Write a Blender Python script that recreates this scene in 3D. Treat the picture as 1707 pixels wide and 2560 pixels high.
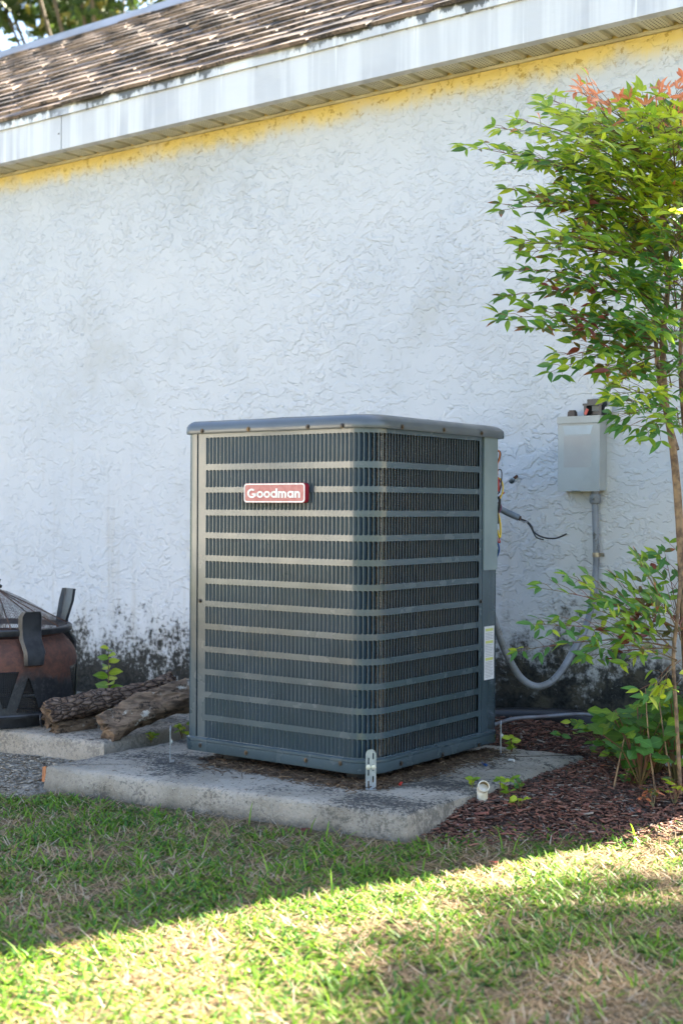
import bpy, bmesh, math, random
import numpy as np
from math import sin, cos, pi, radians, sqrt
from mathutils import Vector, Matrix, noise as mnoise
from mathutils.geometry import tessellate_polygon, delaunay_2d_cdt

SC = bpy.context.scene
for _o in list(bpy.data.objects): bpy.data.objects.remove(_o)
COL = SC.collection
rng = random.Random(7)
nrg = np.random.default_rng(7)

# ------------------------------------------------------------------ camera
CAM = Vector((2.270, -3.2124, 0.9077)); YAW = 0.63746; PIT = -0.002578; ROL = 0.004998; FPX = 3334.8
cam = bpy.data.cameras.new('camera'); camo = bpy.data.objects.new('camera', cam); COL.objects.link(camo)
camo.matrix_world = Matrix.Translation(CAM) @ Matrix.Rotation(YAW, 4, 'Z') @ Matrix.Rotation(pi/2 + PIT, 4, 'X') @ Matrix.Rotation(ROL, 4, 'Z')
cam.sensor_fit = 'VERTICAL'; cam.sensor_height = 36; cam.sensor_width = 24; cam.lens = FPX/2560*36
cam.clip_start = 0.05; cam.clip_end = 2000
cam.dof.use_dof = True; cam.dof.focus_distance = 4.15; cam.dof.aperture_fstop = 3.5
SC.camera = camo

# ------------------------------------------------------------------ sky, sun, exposure
SUN_EL = radians(36); SUN_AZ = math.atan2(0.346, 0.938)      # azimuth of the sun measured from +Y towards +X
SC.world = bpy.data.worlds.new('World'); SC.world.use_nodes = True
wn = SC.world.node_tree; wn.nodes.clear()
sky = wn.nodes.new('ShaderNodeTexSky'); sky.sky_type = 'NISHITA'; sky.sun_disc = False
sky.sun_elevation = SUN_EL; sky.sun_rotation = SUN_AZ % (2*pi); sky.air_density = 1.0; sky.dust_density = 2.5; sky.ozone_density = 1.0
bgn = wn.nodes.new('ShaderNodeBackground'); bgn.inputs['Strength'].default_value = 0.052
won = wn.nodes.new('ShaderNodeOutputWorld')
wn.links.new(sky.outputs[0], bgn.inputs[0]); wn.links.new(bgn.outputs[0], won.inputs[0])
sun = bpy.data.lights.new('sun', 'SUN'); sun.energy = 5.0; sun.angle = radians(0.8); sun.color = (1.0, 0.90, 0.73)
suno = bpy.data.objects.new('sun', sun); COL.objects.link(suno)
_sd = Vector((sin(SUN_AZ)*cos(SUN_EL), cos(SUN_AZ)*cos(SUN_EL), sin(SUN_EL)))
suno.rotation_euler = _sd.to_track_quat('Z', 'Y').to_euler(); suno.location = (0, 0, 20)
SC.view_settings.view_transform = 'Standard'; SC.view_settings.look = 'None'
SC.view_settings.exposure = 3.82; SC.view_settings.gamma = 1.0
SC.view_settings.use_white_balance = True; SC.view_settings.white_balance_temperature = 6500; SC.view_settings.white_balance_tint = 10
SC.cycles.max_bounces = 5; SC.cycles.diffuse_bounces = 3; SC.cycles.glossy_bounces = 3; SC.cycles.transmission_bounces = 3; SC.cycles.transparent_max_bounces = 12; SC.cycles.sample_clamp_indirect = 6

# ------------------------------------------------------------------ measuring helpers
def ray(px, py):
    X = px-853.5; Y = 1280-py
    xx = X*cos(ROL)-Y*sin(ROL); yy = X*sin(ROL)+Y*cos(ROL)
    v = FPX*cos(PIT)-yy*sin(PIT); u = FPX*sin(PIT)+yy*cos(PIT)
    s, c = sin(YAW), cos(YAW)
    return Vector((xx*c-v*s, xx*s+v*c, u))/FPX
def at_x(px, py, x): d = ray(px, py); return CAM+d*((x-CAM.x)/d.x)
def at_y(px, py, y): d = ray(px, py); return CAM+d*((y-CAM.y)/d.y)
def at_z(px, py, z): d = ray(px, py); return CAM+d*((z-CAM.z)/d.z)
def at_d(px, py, dep): return CAM+ray(px, py)*dep
VIEW = Vector((-sin(YAW), cos(YAW), 0)); RIGHT = Vector((cos(YAW), sin(YAW), 0)); UP = Vector((0, 0, 1))
def sstep(a, b, x):
    t = min(1, max(0, (x-a)/(b-a))); return t*t*(3-2*t)

# ------------------------------------------------------------------ object helpers
BASE = {}
def tag(o, label=None, cat=None, group=None, kind=None):
    if label: o['label'] = label
    if cat: o['category'] = cat
    if group: o['group'] = group
    if kind: o['kind'] = kind
    return o
def thing(name, loc, label, cat, group=None):
    o = bpy.data.objects.new(name, None); o.empty_display_size = .1; COL.objects.link(o); o.location = loc
    BASE[o.name] = Vector(loc); return tag(o, label, cat, group)
def setparent(o, parent):
    if parent is None: return
    o.parent = parent
    if parent.name in BASE: o.matrix_parent_inverse = Matrix.Translation(-BASE[parent.name])
def link(name, mesh, parent=None, mw=None):
    o = bpy.data.objects.new(name, mesh); COL.objects.link(o)
    if mw is not None: o.matrix_basis = mw
    setparent(o, parent)
    return o

class MB:
    def __init__(s): s.v = []; s.f = []; s.m = []; s.mi = 0
    def add(s, vs, fs):
        b = len(s.v); s.v += [tuple(p) for p in vs]
        for f in fs: s.f.append(tuple(b+i for i in f)); s.m.append(s.mi)
        return s
    def box(s, c, d, R=None, taper=None):
        c = Vector(c); hx, hy, hz = d[0]/2, d[1]/2, d[2]/2
        P = [Vector((sx*hx, sy*hy, sz*hz)) for sz in (-1, 1) for sy in (-1, 1) for sx in (-1, 1)]
        if taper:
            P = [Vector((p.x*(taper if p.z > 0 else 1), p.y*(taper if p.z > 0 else 1), p.z)) for p in P]
        if R is not None: P = [R @ p for p in P]
        return s.add([c+p for p in P], [(0, 2, 3, 1), (4, 5, 7, 6), (0, 1, 5, 4), (2, 6, 7, 3), (0, 4, 6, 2), (1, 3, 7, 5)])
    def bx(s, x0, x1, y0, y1, z0, z1): return s.box(((x0+x1)/2, (y0+y1)/2, (z0+z1)/2), (x1-x0, y1-y0, z1-z0))
    def tube(s, pts, r, n=8, cap=True, jit=None):
        pts = [Vector(p) for p in pts]; L = len(pts); rr = r if hasattr(r, '__len__') else [r]*L
        t0 = (pts[1]-pts[0]).normalized(); a = Vector((0, 0, 1)) if abs(t0.z) < .9 else Vector((1, 0, 0))
        u = t0.cross(a).normalized(); V = []
        for i, p in enumerate(pts):
            t = (pts[min(i+1, L-1)]-pts[max(i-1, 0)])
            t = t.normalized() if t.length > 1e-9 else t0
            u = (u-t*u.dot(t)); u = u.normalized() if u.length > 1e-6 else t.orthogonal().normalized()
            w = t.cross(u)
            for k in range(n):
                a_ = 2*pi*k/n; q = rr[i]*(1 if jit is None else jit(i, k))
                V.append(p+(u*cos(a_)+w*sin(a_))*q)
        F = [(i*n+k, i*n+(k+1) % n, (i+1)*n+(k+1) % n, (i+1)*n+k) for i in range(L-1) for k in range(n)]
        if cap: F += [tuple(range(n-1, -1, -1)), tuple((L-1)*n+k for k in range(n))]
        return s.add(V, F)
    def lathe(s, prof, c, n=32, a0=0, a1=2*pi, M=None):
        c = Vector(c); full = abs(a1-a0-2*pi) < 1e-6; m = n if full else n+1; V = []
        for (r, z) in prof:
            for k in range(m):
                a = a0+(a1-a0)*k/n; p = Vector((r*cos(a), r*sin(a), z)); V.append((M @ p if M else p)+c)
        F = []
        for i in range(len(prof)-1):
            for k in range(n):
                k2 = (k+1) % m; F.append((i*m+k, i*m+k2, (i+1)*m+k2, (i+1)*m+k))
        return s.add(V, F)
    def prism(s, poly, o, u, v, w, holes=()):
        """flat outline (2D list) in the frame o,u,v, extruded along w (vector), optional holes"""
        o = Vector(o); u = Vector(u); v = Vector(v); w = Vector(w)
        loops = [poly]+list(holes); flat = [p for l in loops for p in l]; n = len(flat)
        tri = tessellate_polygon([[Vector((p[0], p[1], 0)) for p in l] for l in loops])
        V = [o+u*p[0]+v*p[1] for p in flat]; V += [q+w for q in V]
        F = [tuple(t) for t in tri]+[tuple(n+i for i in reversed(t)) for t in tri]; b = 0
        for l in loops:
            k = len(l)
            F += [(b+i, b+(i+1) % k, n+b+(i+1) % k, n+b+i) for i in range(k)]; b += k
        return s.add(V, F)
    def mesh(s, name, mats, smooth=None, origin=None):
        me = bpy.data.meshes.new(name)
        vs = s.v if origin is None else [(p[0]-origin[0], p[1]-origin[1], p[2]-origin[2]) for p in s.v]
        me.from_pydata(vs, [], s.f)
        for m in (mats if isinstance(mats, (list, tuple)) else [mats]): me.materials.append(m)
        if any(s.m): me.polygons.foreach_set('material_index', s.m)
        me.update()
        bm = bmesh.new(); bm.from_mesh(me); bmesh.ops.recalc_face_normals(bm, faces=bm.faces); bm.to_mesh(me); bm.free()
        if smooth is not None: 
            me.shade_smooth() if smooth >= 180 else None
            if smooth < 180:
                me.shade_smooth(); me.set_sharp_from_angle(angle=radians(smooth))
        return me
    def build(s, name, mats, parent=None, smooth=None, origin=None):
        o = link(name, s.mesh(name, mats, smooth, origin), parent)
        if origin is not None: o.matrix_basis = Matrix.Translation(Vector(origin))
        return o

def rr(x0, x1, y0, y1, R, n=7):
    """rounded rectangle outline, R = radii for (x0y0, x1y0, x1y1, x0y1)"""
    out = []
    for (cx, cy, r, a0) in ((x0+R[0], y0+R[0], R[0], pi), (x1-R[1], y0+R[1], R[1], 1.5*pi), (x1-R[2], y1-R[2], R[2], 0), (x0+R[3], y1-R[3], R[3], .5*pi)):
        for k in range(n+1):
            a = a0+pi/2*k/n; out.append((cx+r*cos(a), cy+r*sin(a)))
    return out
def catmull(P, n=8):
    P = [Vector(p) for p in P]; out = []
    for i in range(len(P)-1):
        a, b, c, d = P[max(i-1, 0)], P[i], P[i+1], P[min(i+2, len(P)-1)]
        for k in range(n):
            t = k/n; out.append(.5*((2*b)+(c-a)*t+(2*a-5*b+4*c-d)*t*t+(3*b-a-3*c+d)*t**3))
    out.append(P[-1]); return out

# ------------------------------------------------------------------ material helpers
class NT:
    def __init__(s, name):
        s.mat = bpy.data.materials.new(name); s.mat.use_nodes = True; s.t = s.mat.node_tree; s.t.nodes.clear()
        s.out = s.t.nodes.new('ShaderNodeOutputMaterial')
    def n(s, typ, ins=None, out=0, **props):
        nd = s.t.nodes.new('ShaderNode'+typ)
        for k, v in props.items(): setattr(nd, k, v)
        for k, v in (ins or {}).items():
            so = nd.inputs[k]
            if isinstance(v, bpy.types.NodeSocket): s.t.links.new(v, so)
            else:
                if isinstance(v, (tuple, list)) and len(v) == 3 and so.type == 'RGBA': v = (*v, 1)
                so.default_value = v
        return nd.outputs[out]
    def pos(s): return s.n('NewGeometry')
    def noise(s, vec, scale, detail=3, rough=.55, dist=0, out=0): return s.n('TexNoise', {'Vector': vec, 'Scale': scale, 'Detail': detail, 'Roughness': rough, 'Distortion': dist}, out)
    def math(s, op, a, b=0.0, c=0.0, clamp=False): return s.n('Math', {0: a, 1: b, 2: c}, operation=op, use_clamp=clamp)
    def rng(s, x, a, b, c=0.0, d=1.0, smooth=True): return s.n('MapRange', {'Value': x, 'From Min': a, 'From Max': b, 'To Min': c, 'To Max': d}, interpolation_type='SMOOTHSTEP' if smooth else 'LINEAR')
    def mix(s, f, a, b, mode='MIX'):
        nd = s.t.nodes.new('ShaderNodeMix'); nd.data_type = 'RGBA'; nd.blend_type = mode
        for i, v in ((0, f), (6, a), (7, b)):
            if isinstance(v, bpy.types.NodeSocket): s.t.links.new(v, nd.inputs[i])
            else: nd.inputs[i].default_value = (*v, 1) if isinstance(v, (tuple, list)) and len(v) == 3 else v
        return nd.outputs[2]
    def mapv(s, vec, scale=(1, 1, 1), loc=(0, 0, 0), rot=(0, 0, 0)): return s.n('Mapping', {'Vector': vec, 'Scale': scale, 'Location': loc, 'Rotation': rot})
    def sep(s, vec):
        nd = s.t.nodes.new('ShaderNodeSeparateXYZ'); s.t.links.new(vec, nd.inputs[0]); return nd.outputs
    def bump(s, h, dist, strength=1.0, normal=None):
        d = {'Height': h, 'Distance': dist, 'Strength': strength}
        if normal is not None: d['Normal'] = normal
        return s.n('Bump', d)
    def bsdf(s, **k):
        names = {'color': 'Base Color', 'rough': 'Roughness', 'metal': 'Metallic', 'normal': 'Normal', 'spec': 'Specular IOR Level', 'coat': 'Coat Weight', 'coatr': 'Coat Roughness', 'alpha': 'Alpha'}
        return s.n('BsdfPrincipled', {names[a]: v for a, v in k.items()})
    def done(s, sh): s.t.links.new(sh, s.out.inputs[0]); return s.mat

def simple(name, col, rough=.6, metal=0, col2=None, scale=20, amt=1.0, bump=0, bscale=60, spec=.5, coat=0, dirt=None, dscale=6, dthr=.6, local=False):
    t = NT(name); p = t.n('TexCoord', out=3) if local else t.pos()
    c = col
    if col2 is not None: c = t.mix(t.rng(t.noise(p, scale, 4, .6), .35, .65, 0, amt), col, col2)
    if dirt is not None: c = t.mix(t.rng(t.noise(p, dscale, 6, .7), dthr, dthr+.08), c, dirt)
    k = dict(color=c, rough=rough, metal=metal, spec=spec, coat=coat)
    if bump: k['normal'] = t.bump(t.noise(p, bscale, 4, .6), bump)
    return t.done(t.bsdf(**k))

M = {}
# white knockdown stucco with yellow stain below the soffit and black mould at the foot
def mk_stucco():
    t = NT('stucco'); p = t.pos(); x, y, z = t.sep(p)
    warp = t.noise(p, 7, 3, .6, out=1)
    pw = t.n('VectorMath', {0: p, 1: t.n('VectorMath', {0: warp, 'Scale': .07}, operation='SCALE')}, operation='ADD')
    zone = t.rng(t.noise(p, 1.3, 2), .4, .6)
    up_ = t.n('VectorMath', {0: pw, 1: (0, 0, .006)}, operation='ADD'); dn_ = t.n('VectorMath', {0: pw, 1: (0, 0, -.006)}, operation='ADD')
    def layer(sc, lo, sx, sz, off, thr, sharp, soft):
        """trowelled plateau: crisp lower lip, feathered upper side"""
        n = t.noise(t.mapv(pw, (sx, 1, sz), off), sc, 3, .56, .3)
        gu = t.noise(t.mapv(up_, (sx, 1, sz), off), sc, 3, .56, .3); gd = t.noise(t.mapv(dn_, (sx, 1, sz), off), sc, 3, .56, .3)
        f = t.rng(t.math('SUBTRACT', gu, gd), -.012, .02)
        w = t.math('ADD', soft, t.math('MULTIPLY', f, sharp-soft))
        return t.rng(n, thr, t.math('ADD', thr, w))
    a = layer(11, 0, 1, 1.7, (0, 0, 0), .50, .035, .16); b = layer(17, 0, 1.1, 1.3, (7, 3, 1), .53, .035, .14); a2 = layer(30, 0, 1, 1.4, (3, 9, 2), .56, .05, .12)
    patch = t.rng(t.noise(p, 2.6, 3), .38, .60, .5, 1.0)
    k1 = t.math('MULTIPLY', t.math('MAXIMUM', a, t.math('MULTIPLY', b, zone)), patch)
    h = t.math('ADD', t.math('ADD', t.math('MULTIPLY', k1, 1.0), t.math('MULTIPLY', a2, .45)), t.math('MULTIPLY', t.noise(p, 120, 3), .06))
    col = t.mix(t.rng(t.noise(p, 1.1, 4), .35, .7), (.535, .545, .555), (.475, .50, .53))
    # fine grime
    col = t.mix(t.rng(t.noise(p, 2.2, 6, .72), .50, .74, 0, .55), col, (.43, .425, .40))
    # warm unwashed patch low on the right
    warm = t.math('MULTIPLY', t.rng(z, 1.15, .8), t.rng(t.math('ADD', x, t.math('MULTIPLY', t.noise(p, 3, 3), .5)), -.15, .35))
    col = t.mix(t.math('MULTIPLY', warm, .65), col, (.60, .55, .48))
    # grey washed streaks
    stv = t.noise(t.mapv(p, (9, 1, .5)), 1.6, 4, .6)
    col = t.mix(t.math('MULTIPLY', t.rng(stv, .54, .70), t.rng(z, 1.6, .5, 0, .42)), col, (.40, .37, .32))
    # yellow stain under the soffit, uneven lower edge
    zz = t.math('ADD', z, t.math('MULTIPLY', t.math('SUBTRACT', t.noise(t.mapv(p, (4, 1, .8)), 2.6, 6, .68), .5), .12))
    yel = t.math('MULTIPLY', t.rng(zz, 2.505, 2.60), t.rng(t.noise(p, 5, 4), .25, .5, .45, .85))
    col = t.mix(yel, col, (.70, .52, .12))
    spk = t.math('MULTIPLY', t.rng(t.noise(pw, 42, 4, .65), .56, .63), t.rng(z, 2.47, 2.59))
    col = t.mix(t.math('MULTIPLY', spk, .65), col, (.30, .19, .03))
    # mould at the foot: speckled left, solid right
    nb = t.noise(t.mapv(p, (1, 1, .8)), 6, 6, .72); nf = t.noise(p, 46, 4, .7)
    side = t.rng(x, -.6, -.1)
    top = t.math('ADD', .275, t.math('MULTIPLY', side, .13))
    hz = t.math('SUBTRACT', z, top)
    s1 = t.math('ADD', t.math('MULTIPLY', hz, 1.15), t.math('MULTIPLY', t.math('SUBTRACT', .5, nb), 1.0))
    s2 = t.math('ADD', s1, t.math('MULTIPLY', t.math('SUBTRACT', .5, nf), t.math('ADD', 1.05, t.math('MULTIPLY', side, -.35))))
    film = t.math('MULTIPLY', t.rng(s1, .20, -.22), .62)
    col = t.mix(film, col, t.mix(t.rng(nb, .4, .6), (.15, .155, .125), (.23, .22, .19)))
    mould = t.rng(s2, .10, -.16)
    gap = t.math('SUBTRACT', 1.0, t.math('MULTIPLY', t.rng(x, .30, .42), t.rng(z, .34, .38)))
    mould = t.math('MULTIPLY', mould, gap)
    mcol = t.mix(t.rng(nf, .35, .65), (.006, .007, .007), (.034, .034, .030))
    mcol = t.mix(t.math('MULTIPLY', side, t.rng(t.noise(p, 10, 5, .7), .42, .62)), mcol, (.075, .064, .044))
    col = t.mix(t.math('MULTIPLY', mould, .995), col, mcol)
    nrm = t.bump(h, .0033, 1.0)
    return t.done(t.bsdf(color=col, rough=.8, normal=nrm, spec=.12))
M['stucco'] = mk_stucco()

def mk_white_trim(name, mould, col0=(.58, .59, .60)):
    t = NT(name); p = t.pos(); x, y, z = t.sep(p)
    st = t.noise(t.mapv(p, (3.7, 1, .22)), 1.7, 4, .65)
    st2 = t.noise(t.mapv(p, (26, 1, .7)), 1.3, 4, .6)
    grey = t.mix(t.rng(t.noise(p, 3, 3), .4, .6), (.42, .43, .455), (.49, .50, .515))
    col = t.mix(t.rng(st, .42, .56), col0, grey)
    col = t.mix(t.rng(st2, .60, .70, 0, .6), col, (.74, .75, .76))
    if mould:
        zz = t.rng(z, 2.785, 2.845)
        m = t.math('MULTIPLY', t.rng(t.math('ADD', t.noise(t.mapv(p, (1, 1, .35)), 14, 6, .75), t.math('MULTIPLY', zz, .24)), .53, .61), t.rng(t.noise(p, 1.8, 3), .36, .50))
        col = t.mix(t.math('MULTIPLY', m, .9), col, (.05, .05, .04))
    else:
        m = t.rng(t.math('ADD', t.noise(t.mapv(p, (1, 1, .6)), 22, 5, .7), t.math('MULTIPLY', t.rng(z, 2.76, 2.785), .2)), .74, .80)
        col = t.mix(t.math('MULTIPLY', m, .7), col, (.12, .12, .10))
    return t.done(t.bsdf(color=col, rough=.42, spec=.5, normal=t.bump(t.noise(t.mapv(p, (1, 1, 2)), 9, 3), .003)))
M['fascia'] = mk_white_trim('fascia_aluminium', False); M['drip'] = mk_white_trim('drip_metal', True, (.66, .665, .65))

def mk_soffit():
    t = NT('soffit_vinyl'); p = t.pos(); x, y, z = t.sep(p)
    u = t.math('FRACT', t.math('DIVIDE', x, .0145)); v = t.math('FRACT', t.math('DIVIDE', y, .0135))
    du = t.math('SUBTRACT', u, .5); dv = t.math('SUBTRACT', v, .5)
    d = t.math('SQRT', t.math('ADD', t.math('MULTIPLY', du, du), t.math('MULTIPLY', dv, dv)))
    hole = t.rng(d, .27, .21)
    fr = t.math('FRACT', t.math('DIVIDE', t.math('ADD', x, 10.0), .118))
    band = t.math('MULTIPLY', t.rng(fr, .30, .31), t.rng(fr, .90, .88))
    col = t.mix(t.rng(t.noise(p, 7, 4), .4, .65), (.66, .63, .50), (.52, .49, .37))
    col = t.mix(t.math('MULTIPLY', hole, band), col, (.012, .011, .01))
    return t.done(t.bsdf(color=col, rough=.55))
M['soffit'] = mk_soffit(); M['channel'] = simple('soffit_channel_vinyl', (.50, .45, .30), .6, 0, (.36, .31, .18), 9)

def mk_shingle():
    t = NT('shingle'); p = t.pos()
    pc = t.n('Vector' 'Math', {0: p, 1: (.30, .116, .0774)}, operation='SNAP')
    cell = t.n('TexWhiteNoise', {'Vector': pc}, out=0)
    col = t.mix(cell, (.12, .082, .058), (.28, .20, .145))
    col = t.mix(t.rng(t.noise(p, 2.3, 5, .7), .48, .57, 0, .94), col, (.030, .022, .018))
    col = t.mix(t.rng(t.noise(t.mapv(p, (3, 1, 1)), 9, 4, .7), .54, .66, 0, .85), col, (.024, .020, .017))
    col = t.mix(t.rng(t.noise(p, 160, 2), .62, .70), col, (.30, .25, .21))
    return t.done(t.bsdf(color=col, rough=.8, normal=t.bump(t.noise(p, 130, 3), .003)))
M['shingle'] = mk_shingle()
M['ridge'] = simple('ridge_metal', (.34, .33, .33), .55, 0, (.24, .23, .22), 3)

def mk_concrete(name, c1, c2, stain=.6):
    t = NT(name); p = t.pos(); x, y, z = t.sep(p)
    col = t.mix(t.rng(t.noise(p, 4, 5, .65), .35, .65), c1, c2)
    nz = t.sep(t.n('NewGeometry', out=1))[2]
    topm = t.rng(nz, .5, .9)
    b = t.noise(t.mapv(p, (1, 1.6, 1)), 3.2, 6, .7); f = t.noise(p, 85, 4, .75)
    m = t.rng(t.math('ADD', b, t.math('MULTIPLY', t.math('SUBTRACT', f, .5), .8)), .50, .60)
    m = t.math('MULTIPLY', m, t.math('ADD', t.math('MULTIPLY', topm, .40), .60))
    col = t.mix(t.math('MULTIPLY', m, stain), col, (.035, .036, .036))
    pit = t.rng(t.n('TexVoronoi', {'Vector': p, 'Scale': 60}), .10, .04)
    pitm = t.math('MULTIPLY', pit, t.rng(t.noise(p, 9, 3), .52, .62))
    col = t.mix(t.math('MULTIPLY', pitm, .8), col, (.05, .045, .04))
    spl = t.math('MULTIPLY', t.rng(t.math('ADD', z, t.math('MULTIPLY', t.noise(p, 12, 5, .7), .08)), .085, .03), .75)
    col = t.mix(spl, col, (.07, .062, .05))
    grit = t.rng(t.noise(p, 120, 5, .8), .56, .64)
    col = t.mix(t.math('MULTIPLY', grit, .55), col, (.08, .075, .065))
    sand = t.rng(t.noise(p, 260, 2), .62, .72)
    col = t.mix(t.math('MULTIPLY', sand, .35), col, (.62, .62, .60))
    h = t.math('ADD', t.math('MULTIPLY', t.noise(p, 50, 6, .7), .8), t.math('MULTIPLY', pitm, -1.0))
    return t.done(t.bsdf(color=col, rough=.88, spec=.25, normal=t.bump(h, .011)))
M['concrete'] = mk_concrete('concrete_pad', (.36, .325, .27), (.25, .222, .178), .92)
M['slab'] = mk_concrete('concrete_slab', (.40, .35, .285), (.30, .26, .205), .65)

def mk_paint(name, col, rough=.33, col2=None, coat=.25):
    t = NT(name); p = t.pos(); x, y, z = t.sep(p)
    c = t.mix(t.rng(t.noise(p, 5, 4), .4, .65, 0, 1), col, col2 or tuple(v*.85 for v in col))
    dust = t.rng(t.noise(p, 210, 2, .5), .70, .75)
    c = t.mix(t.math('MULTIPLY', dust, t.rng(z, .75, .2, .05, .55)), c, (.30, .31, .30))
    scr = t.rng(t.noise(t.mapv(p, (6, 6, 1)), 9, 5, .7), .66, .74, 0, .35)
    c = t.mix(scr, c, tuple(min(1, v*1.9) for v in col))
    rr_ = t.rng(t.noise(p, 8, 4), .3, .7, rough*.8, rough*1.3)
    return t.done(t.bsdf(color=c, rough=rr_, spec=.5, coat=coat, coatr=.10, normal=t.bump(t.noise(p, 6, 2), .004, .6)))
M['acpaint'] = mk_paint('condenser_paint', (.052, .078, .092), .23, coat=.35); M['louver'] = mk_paint('louver_shaded_paint', (.034, .058, .078), .34, coat=.15)  # louver copy is darker: recess shade put into the colour of the same paint
M['service'] = mk_paint('service_paint', (.20, .245, .245), .5, (.16, .20, .205), .05)
M['lidpaint'] = mk_paint('lid_paint', (.075, .088, .096), .34, coat=.3)
def mk_coil():
    t = NT('coil_fins'); p = t.pos(); x, y, z = t.sep(p)
    col = t.mix(t.rng(t.noise(p, 7, 4, .6), .4, .65), (.36, .28, .20), (.22, .20, .19))
    fin = t.math('FRACT', t.math('MULTIPLY', t.math('ADD', x, y), 420.0))
    col = t.mix(t.rng(fin, .55, .75, 0, .5), col, (.03, .03, .03))
    col = t.mix(t.rng(t.noise(t.mapv(p, (40, 40, 2)), 3, 3), .68, .74, 0, .8), col, (.45, .45, .45))
    return t.done(t.bsdf(color=col, rough=.45, metal=.15))
M['coil'] = mk_coil()
M['dark'] = simple('inner_dark', (.012, .013, .014), .8)
M['screw'] = simple('screw_dark', (.025, .026, .028), .4, .6, (.12, .08, .04), 40)
M['zinc'] = simple('zinc_steel', (.42, .45, .48), .38, .75, (.30, .33, .36), 40, bump=.0004)
M['bolt'] = simple('bolt_head', (.62, .60, .50), .35, .5)
M['badge_red'] = simple('badge_red', (.44, .13, .115), .45, 0, (.52, .20, .18), 55, .8)
M['badge_edge'] = simple('badge_edge', (.33, .02, .035), .4)
M['badge_white'] = simple('badge_white', (.82, .80, .76), .5, 0, (.72, .64, .52), 90, .6)
M['paper'] = simple('label_paper', (.62, .62, .62), .6, 0, (.55, .55, .56), 30)
M['label_yellow'] = simple('label_yellow', (.48, .50, .15), .6); M['label_ink'] = simple('label_ink', (.30, .30, .31), .6)
M['boxgrey'] = simple('disconnect_paint', (.37, .385, .375), .5, 0, (.32, .33, .315), 6, 1, dirt=(.24, .26, .26), dscale=9, dthr=.64)
M['faded'] = simple('faded_label', (.35, .335, .315), .6, 0, (.37, .36, .34), 12); M['faded_light'] = simple('faded_sticker', (.41, .47, .50), .55, 0, (.37, .41, .43), 14)
M['black'] = simple('black_plastic', (.014, .014, .016), .4); M['brown'] = simple('brown_rubber', (.07, .05, .04), .7)
M['conduit'] = simple('grey_conduit', (.20, .21, .225), .5, 0, (.13, .135, .14), 14, 1, dirt=(.07, .068, .055), dscale=30, dthr=.58)
M['conduit_blue'] = simple('conduit_stub', (.16, .20, .25), .45, 0, (.11, .14, .18), 20)
M['copper_line'] = simple('weathered_copper', (.12, .10, .11), .5, .3, (.19, .20, .22), 12)
M['brass'] = simple('clamp_brass', (.45, .38, .26), .4, .6, (.25, .2, .14), 40)
M['rust'] = simple('rusty_steel', (.11, .045, .02), .8, .1, (.05, .03, .02), 40)
M['tinbolt'] = simple('tarnished_bolt', (.35, .40, .42), .35, .7, (.1, .12, .13), 60)
for k, c in dict(red=(.42, .03, .02), orange=(.60, .16, .02), yellow=(.62, .42, .02), purple=(.13, .02, .08), green=(.02, .12, .06), white=(.6, .58, .54), blue=(.02, .07, .22)).items():
    M['w_'+k] = simple('wire_'+k, c, .4)
M['pvc'] = simple('pvc_white', (.66, .62, .53), .4, 0, (.52, .43, .28), 22, 1, dirt=(.40, .30, .14), dscale=14, dthr=.60)
M['pvc_in'] = simple('pvc_inside', (.22, .15, .05), .6)
M['plainwhite'] = simple('white_plastic', (.55, .56, .60), .5, 0, (.42, .43, .46), 7)
M['brick'] = simple('terracotta', (.45, .17, .06), .85, 0, (.30, .13, .06), 30, bump=.003)
# fire pit: rust over black paint
def mk_pit():
    t = NT('pit_steel'); p = t.pos(); z = t.sep(p)[2]
    n = t.noise(p, 8, 5, .65)
    r = t.rng(t.math('ADD', t.math('MULTIPLY', n, .22), z), .375, .43)
    rust = t.mix(t.rng(t.noise(p, 40, 5, .7), .35, .65), (.135, .052, .032), (.075, .034, .024))
    blk = t.mix(t.rng(t.noise(p, 60, 4, .7), .45, .7), (.014, .015, .018), (.045, .045, .046))
    return t.done(t.bsdf(color=t.mix(r, blk, rust), rough=t.rng(r, 0, 1, .45, .8), normal=t.bump(t.noise(p, 120, 3), .001)))
M['pit'] = mk_pit()
M['pitblack'] = simple('pit_black', (.013, .014, .017), .42, 0, (.035, .035, .038), 20, 1)
def mk_wiremesh(name, pitch, fill, c1, c2, cyl=None):
    t = NT(name); uv = t.n('UVMap'); sp = t.sep(uv)
    a = t.math('FRACT', sp[0]); b = t.math('FRACT', sp[1])
    m = t.math('MAXIMUM', t.math('LESS_THAN', a, fill), t.math('LESS_THAN', b, fill))
    p = t.pos(); c = t.mix(t.rng(t.noise(p, 9, 4), .4, .6), c1, c2)
    s = t.bsdf(color=c, rough=.7)
    return t.done(t.n('MixShader', {0: m, 1: t.n('BsdfTransparent'), 2: s}))
M['domemesh'] = mk_wiremesh('spark_mesh', .006, .24, (.075, .036, .026), (.022, .018, .018))
M['bodymesh'] = mk_wiremesh('side_mesh', .006, .30, (.028, .024, .022), (.018, .018, .02))
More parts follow.
